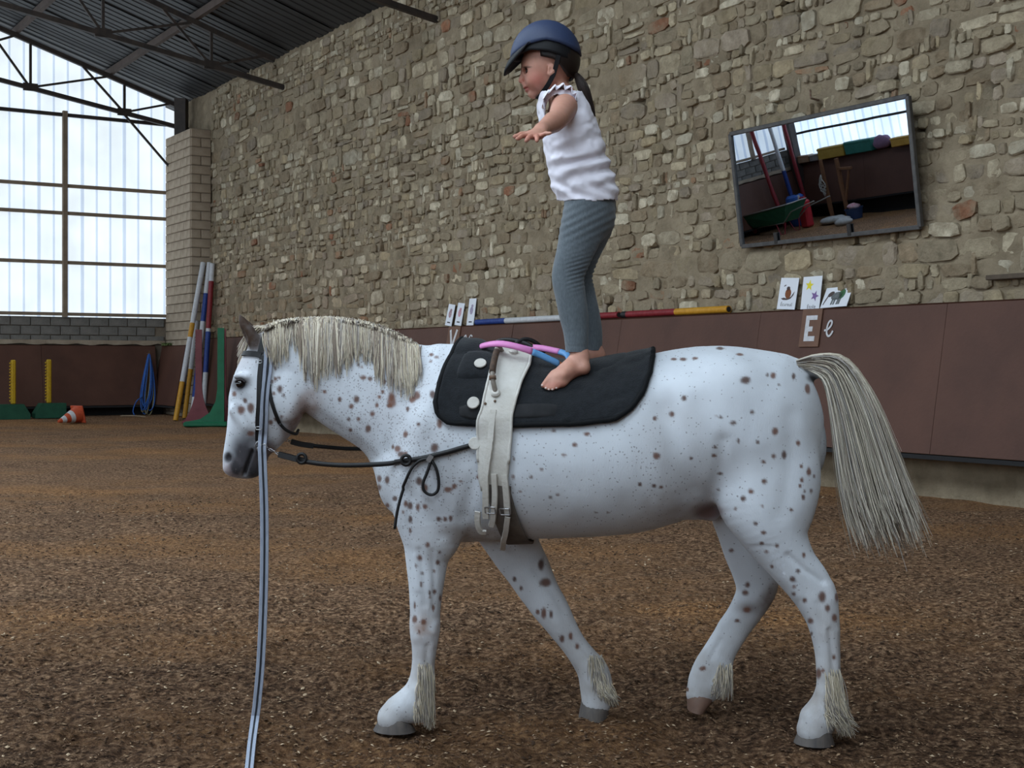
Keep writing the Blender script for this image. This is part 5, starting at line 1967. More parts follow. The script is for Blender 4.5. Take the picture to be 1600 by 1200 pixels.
def pad_patch(name, pts_sr, rise, m):
    """raised quilted patch: grid of (s, r) corner ranges"""
    s0, s1, r0, r1 = pts_sr
    g = []
    for j in range(13):
        row = []
        for i in range(21):
            a, b = i / 20 * 2 - 1, j / 12 * 2 - 1
            e = max(0, 1 - (abs(a) ** 4 + abs(b) ** 4)) ** .4
            row.append(pad_point(s0 + (s1 - s0) * i / 20, r0 + (r1 - r0) * j / 12, .018 + rise * e)[0])
        g.append(row)
    MB().grid(g).build(name, m, pad, smooth=180)
pad_patch('knee_roll', (.06, .24, .22, .56), .016, M_pad)
pad_patch('grip_panel', (.10, .62, .80, .95), .011, mat('worn_suede', C(33, 34, 36), 0.95, color2=C(46, 46, 48), vscale=25))
pad_patch('seat_panel', (.42, .88, -.42, .42), .014, M_pad)

# vaulting surcingle
sur = thing('vaulting_surcingle', HP(790, 560), 'white leather vaulting surcingle strapped around the horse over the black pad', 'surcingle')
bl = [(545, 781), (570, 771), (600, 765), (650, 757), (700, 752), (745, 753), (772, 757)]
brr = [(545, 832), (570, 826), (600, 815), (650, 804), (700, 799), (745, 796), (772, 792)]
ph_tab = [(y, phi_at(float(np.interp(y, [q[0] for q in bl], [q[1] + 24 for q in bl])), y)) for y in (570, 600, 650, 700, 745, 772)]
ph_tab = [(556, 0.0)] + ph_tab
ph_y, ph_p = [q[0] for q in ph_tab], [q[1] for q in ph_tab]
def band_point(phi, w, extra=0.0):
    """phi signed from the spine, w -1 front edge .. 1 rear edge"""
    y = float(np.interp(abs(phi), ph_p, ph_y))
    x0 = float(np.interp(y, [q[0] for q in bl], [q[1] for q in bl]))
    x1 = float(np.interp(y, [q[0] for q in brr], [q[1] for q in brr]))
    px = (x0 + x1) / 2 + w * (x1 - x0) / 2
    off = float(np.interp(y, [500, 655, 685, 800], [.034, .034, .016, .012]))
    return around(px, phi, off + extra)
PM = ph_p[-1]
rows = [[band_point(phi, w)[0] for w in np.linspace(-1, 1, 11)] for phi in np.linspace(-PM, PM, 70)]
b_ = MB().grid(rows).build('band', M_wleather, sur, smooth=180)
b_.modifiers.new('thickness', 'SOLIDIFY').thickness = 0.008
b_.modifiers['thickness'].offset = 0
for w in (-1, 1):
    MB().tube([band_point(phi, w * .98, .002)[0] for phi in np.linspace(-PM * .82, PM * .82, 60)], .0055, 6).build('edge_piping', M_wleather, sur, smooth=180)
def at_px(px, py, off):
    p, n = on_horse(px, py)
    return p + n * off, n
def strap_px(name, pts, w, off, m, parent, thick=.004, n=6):
    """strap laid on the horse through pixels (x, y) or (x, y, offset)"""
    P_, N_ = [], []
    for q in catmull([(a[0], a[1], a[2] if len(a) > 2 else off) for a in pts], n):
        h = at_px(q[0], q[1], q[2]) if on_horse(q[0], q[1])[0] is not None else (None, None)
        if h[0] is None: continue
        P_.append(h[0]); N_.append(h[1])
    return MB().strap(P_, N_, w, thick).build(name, m, parent, smooth=40)
PXM = 4.45 / FPX
strap_px('billet_strap', [(774, 646, .036), (771, 680, .028), (767, 720, .026), (763, 760, .028), (762, 800, .032)], 11 * PXM, .03, M_wleather, sur, .006)
strap_px('billet_strap', [(775, 738, .022), (777, 765, .026), (775, 795, .03), (770, 812, .03)], 10 * PXM, .03, M_wleather, sur, .006)
strap_px('billet_strap', [(791, 740, .020), (794, 765, .022), (796, 795, .024)], 11 * PXM, .03, M_wleather, sur, .006)
strap_px('billet_end', [(797, 797, .034), (793, 815, .034), (787, 835, .034), (786, 852, .04)], 9 * PXM, .03, M_wleather, sur, .005)
strap_px('strap_loop', [(751, 792, .028), (750, 806, .034), (754, 817, .036), (762, 819, .034)], 10 * PXM, .03, M_wleather, sur, .006)
# girth under the belly
gp, gn = [], []
for phi in np.linspace(PM - 6, 360 - PM + 6, 46):
    px = np.interp(abs(phi - 180), [0, 180 - PM], [816, 782])
    p, n = around(px, phi, .010)
    gp.append(p); gn.append(n)
MB().strap(gp, gn, .085, .008).build('girth', M_girth, sur, smooth=60)
for (x, y) in ((770, 788), (793, 790)):
    c, n = at_px(x, y, .036)
    up = (Vector((0, 0, 1)) - n * n.z).normalized()
    sd = up.cross(n)
    fr_ = [c + sd * a * .017 + up * b * .012 for a, b in ((-1, -1), (1, -1), (1, 1), (-1, 1))]
    fr_ = [fr_[i].lerp(fr_[(i + 1) % 4], t) for i in range(4) for t in (0.08, .5, .92)]
    MB().tube(fr_, .0026, 6, closed=True).build('buckle', M_metal, sur, smooth=60)
for (x, y) in ((752, 580), (744, 635), (743, 693)):
    p, n = at_px(x, y, .040 if y < 660 else .022)
    MB().lathe([(.0, -.003), (.019, -.003), (.021, 0), (.019, .003), (.0, .003)], p, n, 20, cap=False).build('ring_tab', M_wleather, sur, smooth=40)
for (x, y) in ((762, 637), (776, 634)):
    p, n = at_px(x, y, .041)
    MB().ball(p, .0045, .004, .0045).build('rivet', M_rust, sur, smooth=180)
for phi_s in (1, -1):
    # grip: tube standing off the band, wrapped in worn tape
    if phi_s > 0:
        a, _ = at_px(777, 623, .040)
        k1, _ = at_px(773, 606, .070)
        k2, _ = at_px(773, 584, .066)
        k3, _ = at_px(777, 566, .058)
        k4 = HP(788, 553, -.098)
        e, _ = at_px(799, 566, .040)
        path = catmull([a, k1, k2, k3, k4, e], 5)
    else:
        path = [Vector(p) for p in catmull([HP(770, 566, .16), HP(770, 540, .15), HP(790, 531, .13), HP(820, 536, .11), HP(842, 549, .10)], 5)]
    hd = MB().tube(path, .0085, 10).build('grip', mat('grip_steel', C(128, 118, 108), 0.6, color2=C(158, 150, 140), vscale=40) if phi_s > 0 else M_blk, sur, smooth=180)
    if phi_s > 0:
        MB().tube(path[6:14], .0112, 10).build('tape_wrap', mat('worn_tape', C(60, 48, 42), 0.8, color2=C(96, 74, 58), vscale=60), hd, smooth=180)
        MB().tube(path[4:6], .0125, 10).build('collar', M_rust, hd, smooth=180)
        for q in (a, e):
            MB().lathe([(.016, -.004), (.016, .004), (.011, .009)], q, (q - HP(790, 700, 0)).normalized(), 14).build('flange', M_wleather, hd, smooth=40)
MB().tube([Vector(p) for p in catmull([HP(806, 536, .10), HP(822, 530, .12), HP(838, 536, .13), HP(852, 550, .14)], 5)], .008, 8).build('hand_loop', M_blk, sur, smooth=180)

# coloured hoop lying over the surcingle grips
hoop = thing('hoop', HP(815, 556), 'pink and blue hoop resting on the surcingle grips before the child', 'hoop')
HL = [(741, 549, -.01), (752, 541, -.08), (780, 537, -.155), (812, 543, -.17), (840, 553, -.15), (864, 564, -.135), (880, 571, -.10), (889, 563, -.02), (884, 553, .04), (862, 547, .08), (835, 543, .10), (800, 545, .11), (770, 550, .09), (752, 553, .05)]
ring = catmull([list(HP(*q)) for q in HL] + [list(HP(*HL[0]))], 6)[:-1]
ringN = len(ring)
segs = [(2, 22, (222, 136, 196)), (22, 33, (96, 152, 204)), (33, 39, (150, 82, 36)), (39, 51, (96, 152, 204)), (51, 66, (222, 136, 196)), (66, 86, (168, 212, 96))]
for a, b, c in segs:
    pts = [Vector(ring[k % ringN]) for k in range(a, b + 1)]
    MB().tube(pts, .0120, 8, flat=(Vector((0, -.92, .40)), .5)).build('hoop_section', mat('hoop_%d_%d_%d' % c, C(*c), 0.45), hoop, smooth=180)

# bridle
bridle = thing('bridle', HP(405, 700, -.06), "black leather bridle on the horse's head", 'bridle')
def S(name, pts, wpx, off=.004, m=None, parent=None, thick=.004):
    return strap_px(name, pts, wpx * 4.66 / FPX, off, m or M_blk, parent or bridle, thick)
S('cheekpiece', [(410, 556), (406, 590), (405, 630), (403, 660), (403, 688)], 8)
S('browband', [(373, 556), (386, 553), (398, 553), (409, 556)], 9, .005)
S('headpiece', [(424, 516), (416, 530), (410, 552)], 15, .006)
hp_ = [HP(428 + 3 * math.cos(t), 507 + 8 * abs(t) ** 2, .07 * t) for t in np.linspace(-.9, .9, 11)]
MB().strap(hp_, [Vector((0, .5 * t, 1)) for t in np.linspace(-.9, .9, 11)], .03, .005).build('crown_strap', M_blk, bridle, smooth=60)
S('throatlatch', [(420, 596), (423, 618), (429, 640), (437, 660)], 6)
tl_ = catmull([list(at_px(437, 660, .006)[0]), list(HP(447, 672, -.055)), list(HP(462, 678, -.03)), list(HP(466, 672, .01))], 5)
MB().tube(tl_, .0055, 8).build('throat_strap', M_blk, bridle, smooth=180)
for (x, y) in ((406, 566), (404, 668), (421, 598)):
    c, n = at_px(x, y, .010)
    rg = [c + Vector((.010 * a, 0, .005 * b)) for a, b in ((-1, -1), (1, -1), (1, 1), (-1, 1))]
    rg = [rg[i].lerp(rg[(i + 1) % 4], t) for i in range(4) for t in (.1, .5, .9)]
    MB().tube(rg, .0018, 6, closed=True).build('buckle', M_metal, bridle, smooth=60)
bc = HP(408, 697, -.068)
MB().tube([bc + Vector((.019 * math.cos(t), -.004 * math.sin(t), .019 * math.sin(t))) for t in np.linspace(0, 6.283, 19)[:-1]], .003, 6, closed=True).build('bit_ring', M_metal, bridle, smooth=180)
MB().tube([HP(402, 697, -.064), HP(398, 698, -.04), HP(400, 698, .04), HP(402, 697, .064)], .0055, 8).build('bit_mouthpiece', M_metal, bridle, smooth=180)

# lunge line: doubled grey webbing from the poll through the bit ring down to the ground
lunge = thing('lunge_line', P3(398, 1136, 4.64), "long grey webbing lunge line hanging from the horse's bit down to the ground", 'lunge line')
M_web = mat('grey_webbing', C(146, 154, 172), 0.8, color2=C(170, 178, 194), vscale=30, stretch=(6, 6, 1))
for dx, m, w in ((-3.9, M_web, 5.6), (0, mat('dark_webbing', C(40, 42, 48), 0.8), 3.4), (3.9, M_web, 5.6)):
    P_ = []
    for q in catmull([(433, 509), (425, 527), (420, 556), (417, 600), (414, 640), (411, 680)], 5):
        h = on_horse(q[0] + dx, q[1])
        p = h[0] + h[1] * (.009 if dx else .011) if h[0] is not None else HP(q[0] + dx, q[1], -.05)
        P_.append(p)
    yl = P_[-1].y - .012
    fall = [(409.5, 700), (411, 740), (413, 800), (413, 880), (411, 960), (407, 1040), (401, 1105)]
    for q in catmull(fall, 4):
        P_.append(P3(q[0] + dx, q[1], yl))
    for (x, y) in ((397, 1134), (393, 1165), (389, 1205), (383, 1260)):
        Yg = FPX * (CAM_H - .006) / (y - HORIZON)
        g = P3(x + dx, y, min(Yg, yl))
        g.z = max(g.z, float(ground_z(g.x, g.y)) + .004)
        P_.append(g)
    P_ = [Vector(p) for p in catmull([list(p) for p in P_], 2)]
    nr = [Vector((0.15, -1, .25)) for p in P_]
    MB().strap(P_, nr, w * 4.62 / FPX, .004).build('webbing', m, lunge, smooth=50)
MB().tube([HP(409, 699, -.085) + Vector((.016 * math.cos(t), 0, .009 * math.sin(t) + .006 * math.cos(t))) for t in np.linspace(0, 6.283, 15)[:-1]], .0022, 6, closed=True).build('keeper_ring', M_metal, lunge, smooth=180)

# side reins
def outside(px, py, lat):
    p = HP(px, py, lat)
    h = on_horse(px, py)
    if h[0] is not None and h[0].y < p.y + .010 and lat < 0:
        p = h[0] + h[1] * .011
    return p
rein = thing('side_rein', HP(640, 722, -.22), 'black side rein with a dangling loop running to the white surcingle', 'rein', 'side reins')
near_pts = [(476, 721, -.10), (505, 725, -.13), (540, 727, -.16), (580, 726, -.19), (610, 724, -.21), (636, 720, -.23), (665, 715, -.235), (700, 706, -.24), (738, 695, -.25)]
MB().tube([outside(*q) for q in catmull(near_pts, 4)], .0088, 8).build('rein_rope', M_blk, rein, smooth=180)
MB().strap([HP(*q) for q in catmull([(436, 710, -.075), (455, 715, -.085), (478, 721, -.10)], 4)], [Vector((0, -1, 0))] * 9, .022, .008).build('leather_end', M_blk, rein, smooth=40)
for (x, y, l) in ((472, 716, -.10), (637, 719, -.235)):
    c = outside(x, y, l) + Vector((0, -.010, 0))
    MB().tube([c + Vector((.015 * math.cos(t), 0, .016 * math.sin(t))) for t in np.linspace(0, 6.283, 17)[:-1]], .0062, 8, closed=True).build('rubber_ring', M_blk, rein, smooth=180)
for i, (x, y) in enumerate(((417, 700), (423, 703), (429, 706), (435, 709))):
    c = HP(x, y, -.072)
    MB().tube([c + Vector((.008 * math.cos(t), (.003 if i % 2 else -.003) * math.sin(t), .0035 * math.sin(t) - .003 * math.cos(t))) for t in np.linspace(0, 6.283, 11)[:-1]], .0016, 5, closed=True).build('chain_link', M_metal, rein, smooth=180)
lp = [(672, 714), (682, 730), (686, 750), (684, 766), (674, 772), (664, 766), (662, 754), (668, 738), (674, 722)]
MB().tube([outside(x, y, -.24) + Vector((0, -.008, 0)) for x, y in catmull(lp, 4)], .0052, 8).build('strap_loop', M_blk, rein, smooth=180)
tl2 = [(672, 716), (656, 720), (644, 732), (635, 752), (626, 778), (620, 804), (617, 826)]
MB().tube([outside(x, y, -.235) + Vector((0, -.006, 0)) for x, y in catmull(tl2, 4)], .0052, 8).build('strap_tail', M_blk, rein, smooth=180)
c = outside(673, 716, -.24) + Vector((0, -.012, 0))
MB().beam(c + Vector((-.006, 0, -.010)), c + Vector((.006, 0, .010)), .012, .016).build('keeper', M_metal, rein)
rein2 = thing('side_rein', HP(520, 698, .10), "black side rein on the horse's far side below the throat", 'rein', 'side reins')
MB().tube([HP(*q) for q in catmull([(486, 696, .08), (515, 699, .11), (545, 701, .14), (590, 701, .19), (640, 698, .24), (700, 694, .26)], 4)], .0075, 8).build('rein_rope', M_blk, rein2, smooth=180)
MB().strap([HP(*q) for q in catmull([(455, 690, .068), (470, 694, .072), (490, 697, .082)], 4)], [Vector((0, -1, 0))] * 9, .020, .010).build('leather_end', M_blk, rein2, smooth=40)
for x, y in ((448, 688), (454, 690)):
    c = HP(x, y, .066)
    MB().tube([c + Vector((.007 * math.cos(t), .002, .004 * math.sin(t))) for t in np.linspace(0, 6.283, 11)[:-1]], .0016, 5, closed=True).build('chain_link', M_metal, rein2, smooth=180)

# ================================================================== things along the walls
def gz(u, v):
    p = W(u, v)
    return float(ground_z(p.x, p.y))
def WG(u, v, z=0.0):
    return W(u, v, gz(u, v) + z)

def text_on(body, org, ex, ey, size, m, parent, name='lettering', shear=0.0):
    """printed word lying just off a surface"""
    cu = bpy.data.curves.new('lettering_curve', 'FONT')
    cu.body = body
    cu.size = size
    cu.shear = shear
    cu.align_x = 'CENTER'
    t = bpy.data.objects.new('lettering_tmp', cu)
    col.objects.link(t)
    dg = bpy.context.evaluated_depsgraph_get()
    me = t.evaluated_get(dg).to_mesh()
    vs = [v.co.copy() for v in me.vertices]
    fs = [tuple(p.vertices) for p in me.polygons]
    bpy.data.objects.remove(t)
    mb = MB().add([Vector(org) + Vector(ex) * v.x + Vector(ey) * v.y for v in vs], fs)
    return mb.build(name, m, parent, smooth=0, recalc=False)

# ---- tilted wall mirror
mirror = thing('wall_mirror', W(20.14, 0.1, 2.56), 'large tilted mirror in a grey metal frame on the stone wall', 'mirror')
m0, m1, mz0, mz1, mv0, mv1 = 18.9, 21.385, 2.56, 3.788, .10, .275
e_up = (W(0, mv1, mz1) - W(0, mv0, mz0))
mh = e_up.length
e_up.normalize()
m_n = RU.cross(e_up)
if m_n.dot(RN) < 0: m_n = -m_n
ML = lambda a, b, d=0.0: W(m0 + a, mv0, mz0) + e_up * b + m_n * d
mw = m1 - m0
M_mirror = mat('mirror_glass', C(186, 194, 205), 0.006, metal=1.0)
nt = M_mirror.node_tree
# old silvering: faintly wavy and hazy
n_ = nt.nodes.new('ShaderNodeTexNoise'); n_.inputs['Scale'].default_value = 1.6
tcn = nt.nodes.new('ShaderNodeTexCoord'); nt.links.new(tcn.outputs['Object'], n_.inputs['Vector'])
bp_ = nt.nodes.new('ShaderNodeBump'); bp_.inputs['Strength'].default_value = 0.010; bp_.inputs['Distance'].default_value = 0.02
nt.links.new(n_.outputs['Fac'], bp_.inputs['Height']); nt.links.new(bp_.outputs['Normal'], nt.nodes['Principled BSDF'].inputs['Normal'])
M_mframe = mat('mirror_frame', C(72, 70, 70), 0.5, color2=C(92, 90, 88), vscale=12, metal=0.3)
MB().box((ML(0, 0) + ML(mw, mh)) / 2, mw - .04, mh - .04, .008, RU, e_up, m_n).build('glass', M_mirror, mirror, smooth=0)
MB().box((ML(0, 0, -.014) + ML(mw, mh, -.014)) / 2, mw - .01, mh - .01, .014, RU, e_up, m_n).build('backing', mat('plywood_back', C(90, 76, 62), 0.8, var=.15), mirror, smooth=0)
for a, b in (((0, 0), (mw, 0)), ((0, mh), (mw, mh)), ((0, 0), (0, mh)), ((mw, 0), (mw, mh))):
    MB().beam(ML(*a, .002), ML(*b, .002), .045, .05, up=m_n, bev=.006).build('frame_bar', M_mframe, mirror)
for a in (.55, 1.60):
    MB().box(ML(a, .05, .022), .05, .12, .02, RU, e_up, m_n, bev=.004).build('clip', mat('dark_clip', C(40, 36, 34), 0.6), mirror)
for a in (.2, mw - .2):
    MB().beam(ML(a, mh - .05, -.02), W(m0 + a, 0.0, mz1 + .05), .03, .03).build('stay', M_mframe, mirror)
    MB().beam(ML(a, .05, -.02), W(m0 + a, 0.0, mz0 + .05), .04, .04).build('bracket', M_mframe, mirror)

# ---- letters and picture cards at the top of the boards
M_white = mat('white_paint', C(214, 212, 214), 0.7, color2=C(190, 188, 190), vscale=20)
M_card = mat('white_card', C(226, 228, 234), 0.6)
M_ink = mat('dark_ink', C(50, 46, 50), 0.7)
kd = (W(0, .37, .43) - W(0, .12, 1.83))
kd_up = (-kd).normalized()
kn = RU.cross(kd_up)
if kn.dot(RN) < 0: kn = -kn
KB = lambda u, down, d=0.0: W(u, .12, 1.83) - kd_up * down + kn * (d + .009)
def sign(u0, u1, h, letter, label):
    s = MB().box(KB((u0 + u1) / 2, h / 2 + .005, .006), u1 - u0, h, .012, RU, kd_up, kn, bev=.003).build('letter_sign', mat('sign_brown', C(100, 68, 52), 0.6, color2=C(116, 82, 62), vscale=6))
    tag(s, label, 'sign')
    return s
sE = sign(19.87, 20.15, .40, 'E', 'brown board with a white capital E on the kickboard under the mirror')
mb = MB()
lw, x0, y0, hh, ww = .052, 19.935, .075, .27, .15
for (a, b, c, d) in ((x0, y0, x0 + lw, y0 + hh), (x0 + lw, y0, x0 + ww + .01, y0 + lw * .9), (x0 + lw, y0 + hh * .43, x0 + ww * .72, y0 + hh * .43 + lw), (x0 + lw, y0 + hh - lw, x0 + ww, y0 + hh)):
    mb.box(KB((a + c) / 2, (b + d) / 2, .0135), c - a, d - b, .002, RU, kd_up, kn)
mb.build('letter_E', M_white, sE, smooth=0)
ce = catmull([(20.20, .235), (20.245, .225), (20.285, .19), (20.295, .15), (20.27, .135), (20.245, .165), (20.235, .22), (20.245, .275), (20.275, .295), (20.305, .27), (20.32, .24)], 5)
MB().strap([KB(a, b, .001) for a, b in ce], [kn] * len(ce), .022, .002).build('painted_letter', M_white, kick_right)
sV = sign(12.42, 12.78, .36, 'V', 'grey-brown board with a white capital V beside the horse\'s withers')
for a, b in (((12.50, .06), (12.60, .33)), ((12.70, .06), (12.60, .33))):
    MB().beam(KB(a[0], a[1], .0135), KB(b[0], b[1], .0135), .05, .003, up=kn).build('letter_V_stroke', M_white, sV)
cv = catmull([(12.90, .20), (12.93, .16), (12.96, .15), (12.98, .20), (12.99, .28), (13.03, .26), (13.07, .18), (13.10, .15), (13.15, .17)], 5)
MB().strap([KB(a, b, .001) for a, b in cv], [kn] * len(cv), .022, .002).build('painted_letter', M_white, kick_right)

def card(uc, w, h, lean, tilt, label, v=.10, group='picture cards on the ledge'):
    """card standing on the ledge, leaning back against the wall; returns object and its local frame"""
    up = (W(0, -lean, h) - W(0, 0, 0)).normalized()
    nn = RU.cross(up)
    if nn.dot(RN) < 0: nn = -nn
    ex = (RU * math.cos(tilt) + up * math.sin(tilt)).normalized()
    ey = (up * math.cos(tilt) - RU * math.sin(tilt)).normalized()
    org = W(uc, v, 1.832 + (abs(math.sin(tilt)) * w / 2))
    o = MB().box(org + ey * (h / 2), w, h, .006, ex, ey, nn).build('picture_card', M_card)
    tag(o, label, 'card', group)
    return o, (lambda x, y, d=.0036: org + ex * x + ey * y + nn * d), ex, ey, nn
def blot(F, pts, m, parent, name):
    fr, ex, ey, nn = F
    c = fr(0, 0)
    MB().prism(pts, c, ex, ey, nn, .0008).build(name, m, parent, smooth=0)
def star(cx, cy, r, rot=0.0, n=5):
    return [(cx + (r if k % 2 == 0 else r * .42) * math.sin(rot + math.pi * k / n), cy + (r if k % 2 == 0 else r * .42) * math.cos(rot + math.pi * k / n)) for k in range(2 * n)]
def oval(cx, cy, rx, ry, rot=0.0, n=14):
    return [(cx + rx * math.cos(t) * math.cos(rot) - ry * math.sin(t) * math.sin(rot), cy + rx * math.cos(t) * math.sin(rot) + ry * math.sin(t) * math.cos(rot)) for t in np.linspace(0, 2 * math.pi, n + 1)[:-1]]
# squirrel card
o, fr, ex, ey, nn = card(19.57, .27, .34, .05, -.06, 'white card with a brown squirrel drawing left of the star card')
F_ = (fr, ex, ey, nn)
M_br = mat('brown_crayon', C(140, 84, 48), 0.8, color2=C(110, 62, 36), vscale=40)
M_dk = mat('grey_crayon', C(84, 72, 70), 0.8)
blot(F_, oval(.005, .17, .045, .055), M_br, o, 'drawing_body')
blot(F_, oval(.0, .225, .026, .022), M_dk, o, 'drawing_head')
blot(F_, [(-.095, .115), (-.05, .125), (.01, .115), (.055, .14), (.085, .18), (.10, .195), (.085, .15), (.05, .115), (.0, .10), (-.06, .10)], M_dk, o, 'drawing_tail')
blot(F_, oval(-.055, .255, .018, .006, .5), M_dk, o, 'drawing_mark')
text_on('Écureuil', fr(0, .035), ex, ey, .055, M_ink, o)
# star card
o, fr, ex, ey, nn = card(19.925, .27, .345, .05, 0.0, 'white card with a yellow star and a purple starfish above the E')
F_ = (fr, ex, ey, nn)
blot(F_, star(-.035, .25, .062, .1), mat('yellow_crayon', C(226, 210, 60), 0.8), o, 'drawing_star')
blot(F_, star(.055, .135, .060, .35), mat('purple_crayon', C(128, 100, 152), 0.8), o, 'drawing_starfish')
text_on('Étoile', fr(.02, .005), ex, ey, .055, M_ink, o)
# elephant card, slipped over
o, fr, ex, ey, nn = card(20.27, .36, .235, .12, .03, 'white card with a grey and green elephant drawing, slumped beside the star card', v=.115)
F_ = (fr, ex, ey, nn)
M_gr = mat('grey_pencil', C(120, 124, 124), 0.8, color2=C(92, 96, 98), vscale=40)
blot(F_, oval(.0, .13, .075, .048, .15), M_gr, o, 'drawing_body')
blot(F_, oval(-.085, .155, .045, .028, .5), M_dk, o, 'drawing_trunk')
blot(F_, [(-.125, .14), (-.115, .12), (-.14, .06), (-.15, .03), (-.16, .04), (-.145, .09)], M_dk, o, 'drawing_trunk')
for x in (-.045, -.015, .03, .055):
    blot(F_, [(x - .012, .03), (x + .010, .03), (x + .020, .11), (x - .004, .11)], M_gr, o, 'drawing_leg')
blot(F_, oval(.065, .15, .042, .058, -.2), mat('green_dark', C(70, 110, 80), 0.8), o, 'drawing_ear')
blot(F_, oval(.065, .15, .024, .040, -.2), mat('green_crayon', C(120, 176, 110), 0.8), o, 'drawing_ear_inner')
# the three cards by the V
for uc, h, tl, lab, c in ((12.33, .33, -.12, 'leftmost of the three narrow picture cards above the V', (150, 90, 90)), (12.62, .34, -.10, 'middle of the three narrow picture cards above the V', (206, 120, 130)), (12.98, .40, -.02, 'tallest of the three narrow picture cards above the V, touching the blue pole end', (130, 120, 160))):
    o, fr, ex, ey, nn = card(uc, .20, h, .05, tl, lab, group='picture cards by the V')
    F_ = (fr, ex, ey, nn)
    mm = mat('crayon_%d' % c[0], C(*c), 0.8, color2=C(190, 180, 190), vscale=60)
    blot(F_, oval(0, h * .55, .045, .06), mm, o, 'drawing')
    blot(F_, oval(.01, h * .72, .03, .025), mm, o, 'drawing')
    MB().box(fr(0, .05), .09, .018, .001, ex, ey, nn).build('caption', M_ink, o, smooth=0)

# ---- show-jumping poles: on the ledge and in the corner
def pole(p0, p1, r, bands, label, parts_seg=14, group=None):
    """bands: list of (end fraction, colour name)"""
    p0, p1 = Vector(p0), Vector(p1)
    t = thing('jumping_pole', p0, label, 'pole', group)
    a = 0.0
    ax = (p1 - p0).normalized()
    for b, c in bands:
        L_ = (p1 - p0).length
        MB().lathe([(r, a * L_ + .0), (r, b * L_)], p0, ax, parts_seg).build('band', PAINT[c], t)
        a = b
    MB().lathe([(r * .72, -.004), (r * .8, .02)], p0, ax, parts_seg).build('end_cap', M_dark, t)
    MB().lathe([(r * .8, (p1 - p0).length - .02), (r * .72, (p1 - p0).length + .004)], p0, ax, parts_seg).build('end_cap', M_dark, t)
    return t
def paint(n, c):
    return mat('paint_' + n, C(*c), 0.55, color2=C(*[max(0, x - 22) for x in c]), vscale=22, detail=8)
PAINT = {n: paint(n, c) for n, c in dict(white=(204, 204, 206), blue=(44, 70, 138), red=(136, 40, 48), yellow=(200, 146, 44), dark=(30, 30, 32)).items()}
zl = 1.83 + .043
pole(W(13.16, .092, zl), W(16.62, .092, zl), .042, [(.235, 'blue'), (.80, 'white'), (1, 'red')], 'blue, white and red pole lying on the ledge behind the child\'s legs', group='poles on the ledge')
pole(W(16.70, .092, zl), W(18.66, .092, zl), .042, [(.05, 'dark'), (.53, 'red'), (1, 'yellow')], 'red pole with a yellow end lying on the ledge nearest the squirrel card', group='poles on the ledge')
gp = 'poles leaning in the corner'
pole(WG(2.3, 1.00, .03), W(1.80, .22, 3.47), .055, [(.24, 'yellow'), (.52, 'white'), (.61, 'yellow'), (1, 'white')], 'leftmost leaning pole in the corner, white with two yellow bands', group=gp)
pole(WG(2.3, .64, .03), W(1.86, .10, 3.47), .055, [(.14, 'white'), (.33, 'blue'), (.62, 'white'), (.80, 'blue'), (1, 'white')], 'middle leaning pole in the corner with blue and white bands', group=gp)
pole(WG(2.45, .46, .03), W(2.02, .09, 3.44), .055, [(.3, 'white'), (.56, 'blue'), (.58, 'white'), (.885, 'red'), (1, 'white')], 'leaning pole in the corner with a long red band below its white tip', group=gp)
pole(WG(2.05, .72, .03), W(1.80, .36, 2.2), .05, [(.5, 'yellow'), (1, 'white')], 'short yellow-footed pole leaning behind the others in the corner', group=gp)

# ---- plastic jump stands
def jump_stand(u, v, h, wtop, wbase, m, label, face=RU, thick=.10, holes=True):
    t = thing('jump_stand', WG(u, v), label, 'jump stand', 'plastic jump stands in the corner')
    ex = face.normalized()
    nn = Vector((ex.y, -ex.x, 0))
    L_, R_s = [], []
    n = 16
    for i in range(n + 1):
        k = i / n
        z = h * k
        w = wtop / 2 + (wbase / 2 - wtop / 2) * max(0, 1 - k / .42) ** 2.2
        L_.append((-w, z)); R_s.append((w, z))
    MB().prism(L_ + R_s[::-1], WG(u, v) - nn * thick / 2, ex, Z3, nn, thick).build('upright', m, t, smooth=30)
    MB().box(WG(u, v, .03), wbase * 1.0, thick * 3.2, .06, ex, nn, Z3, bev=.015).build('foot', m, t)
    if holes:
        for i in range(22):
            z = .5 + i * (h - .6) / 22
            MB().box(WG(u, v, z) - ex * (wtop / 2), .014, thick * 1.06, .03, ex, nn, Z3).build('cup_notch', m, t)
    return t
M_maroon = mat('maroon_plastic', C(112, 52, 58), 0.5, color2=C(130, 68, 72), vscale=5)
M_green = mat('green_plastic', C(20, 98, 66), 0.5, color2=C(32, 116, 80), vscale=5)
fw = Vector((1, 0.15, 0)).normalized()
jump_stand(2.95, .72, 1.95, .13, .66, M_maroon, 'left of the two maroon plastic jump stands by the leaning poles', fw)
jump_stand(3.62, .44, 1.97, .12, .62, M_maroon, 'right of the two maroon plastic jump stands by the leaning poles', fw)
# green stand with one swept foot
t = thing('jump_stand', WG(4.0, .62), "green plastic jump stand with a swept foot just left of the horse's head", 'jump stand', 'plastic jump stands in the corner')
gb = WG(4.0, .62)
out = [(.06, 0), (.06, 1.98), (-.07, 1.98), (-.075, .75), (-.11, .5), (-.22, .28), (-.42, .14), (-.68, .09), (-.70, 0)]
MB().prism(out, gb - Vector((fw.y, -fw.x, 0)) * .07, fw, Z3, Vector((fw.y, -fw.x, 0)), .14).build('upright', M_green, t, smooth=30)
MB().box(gb - fw * .30 + Vector((0, 0, .045)), .86, .50, .09, fw, Vector((fw.y, -fw.x, 0)), Z3, bev=.02).build('foot', M_green, t)

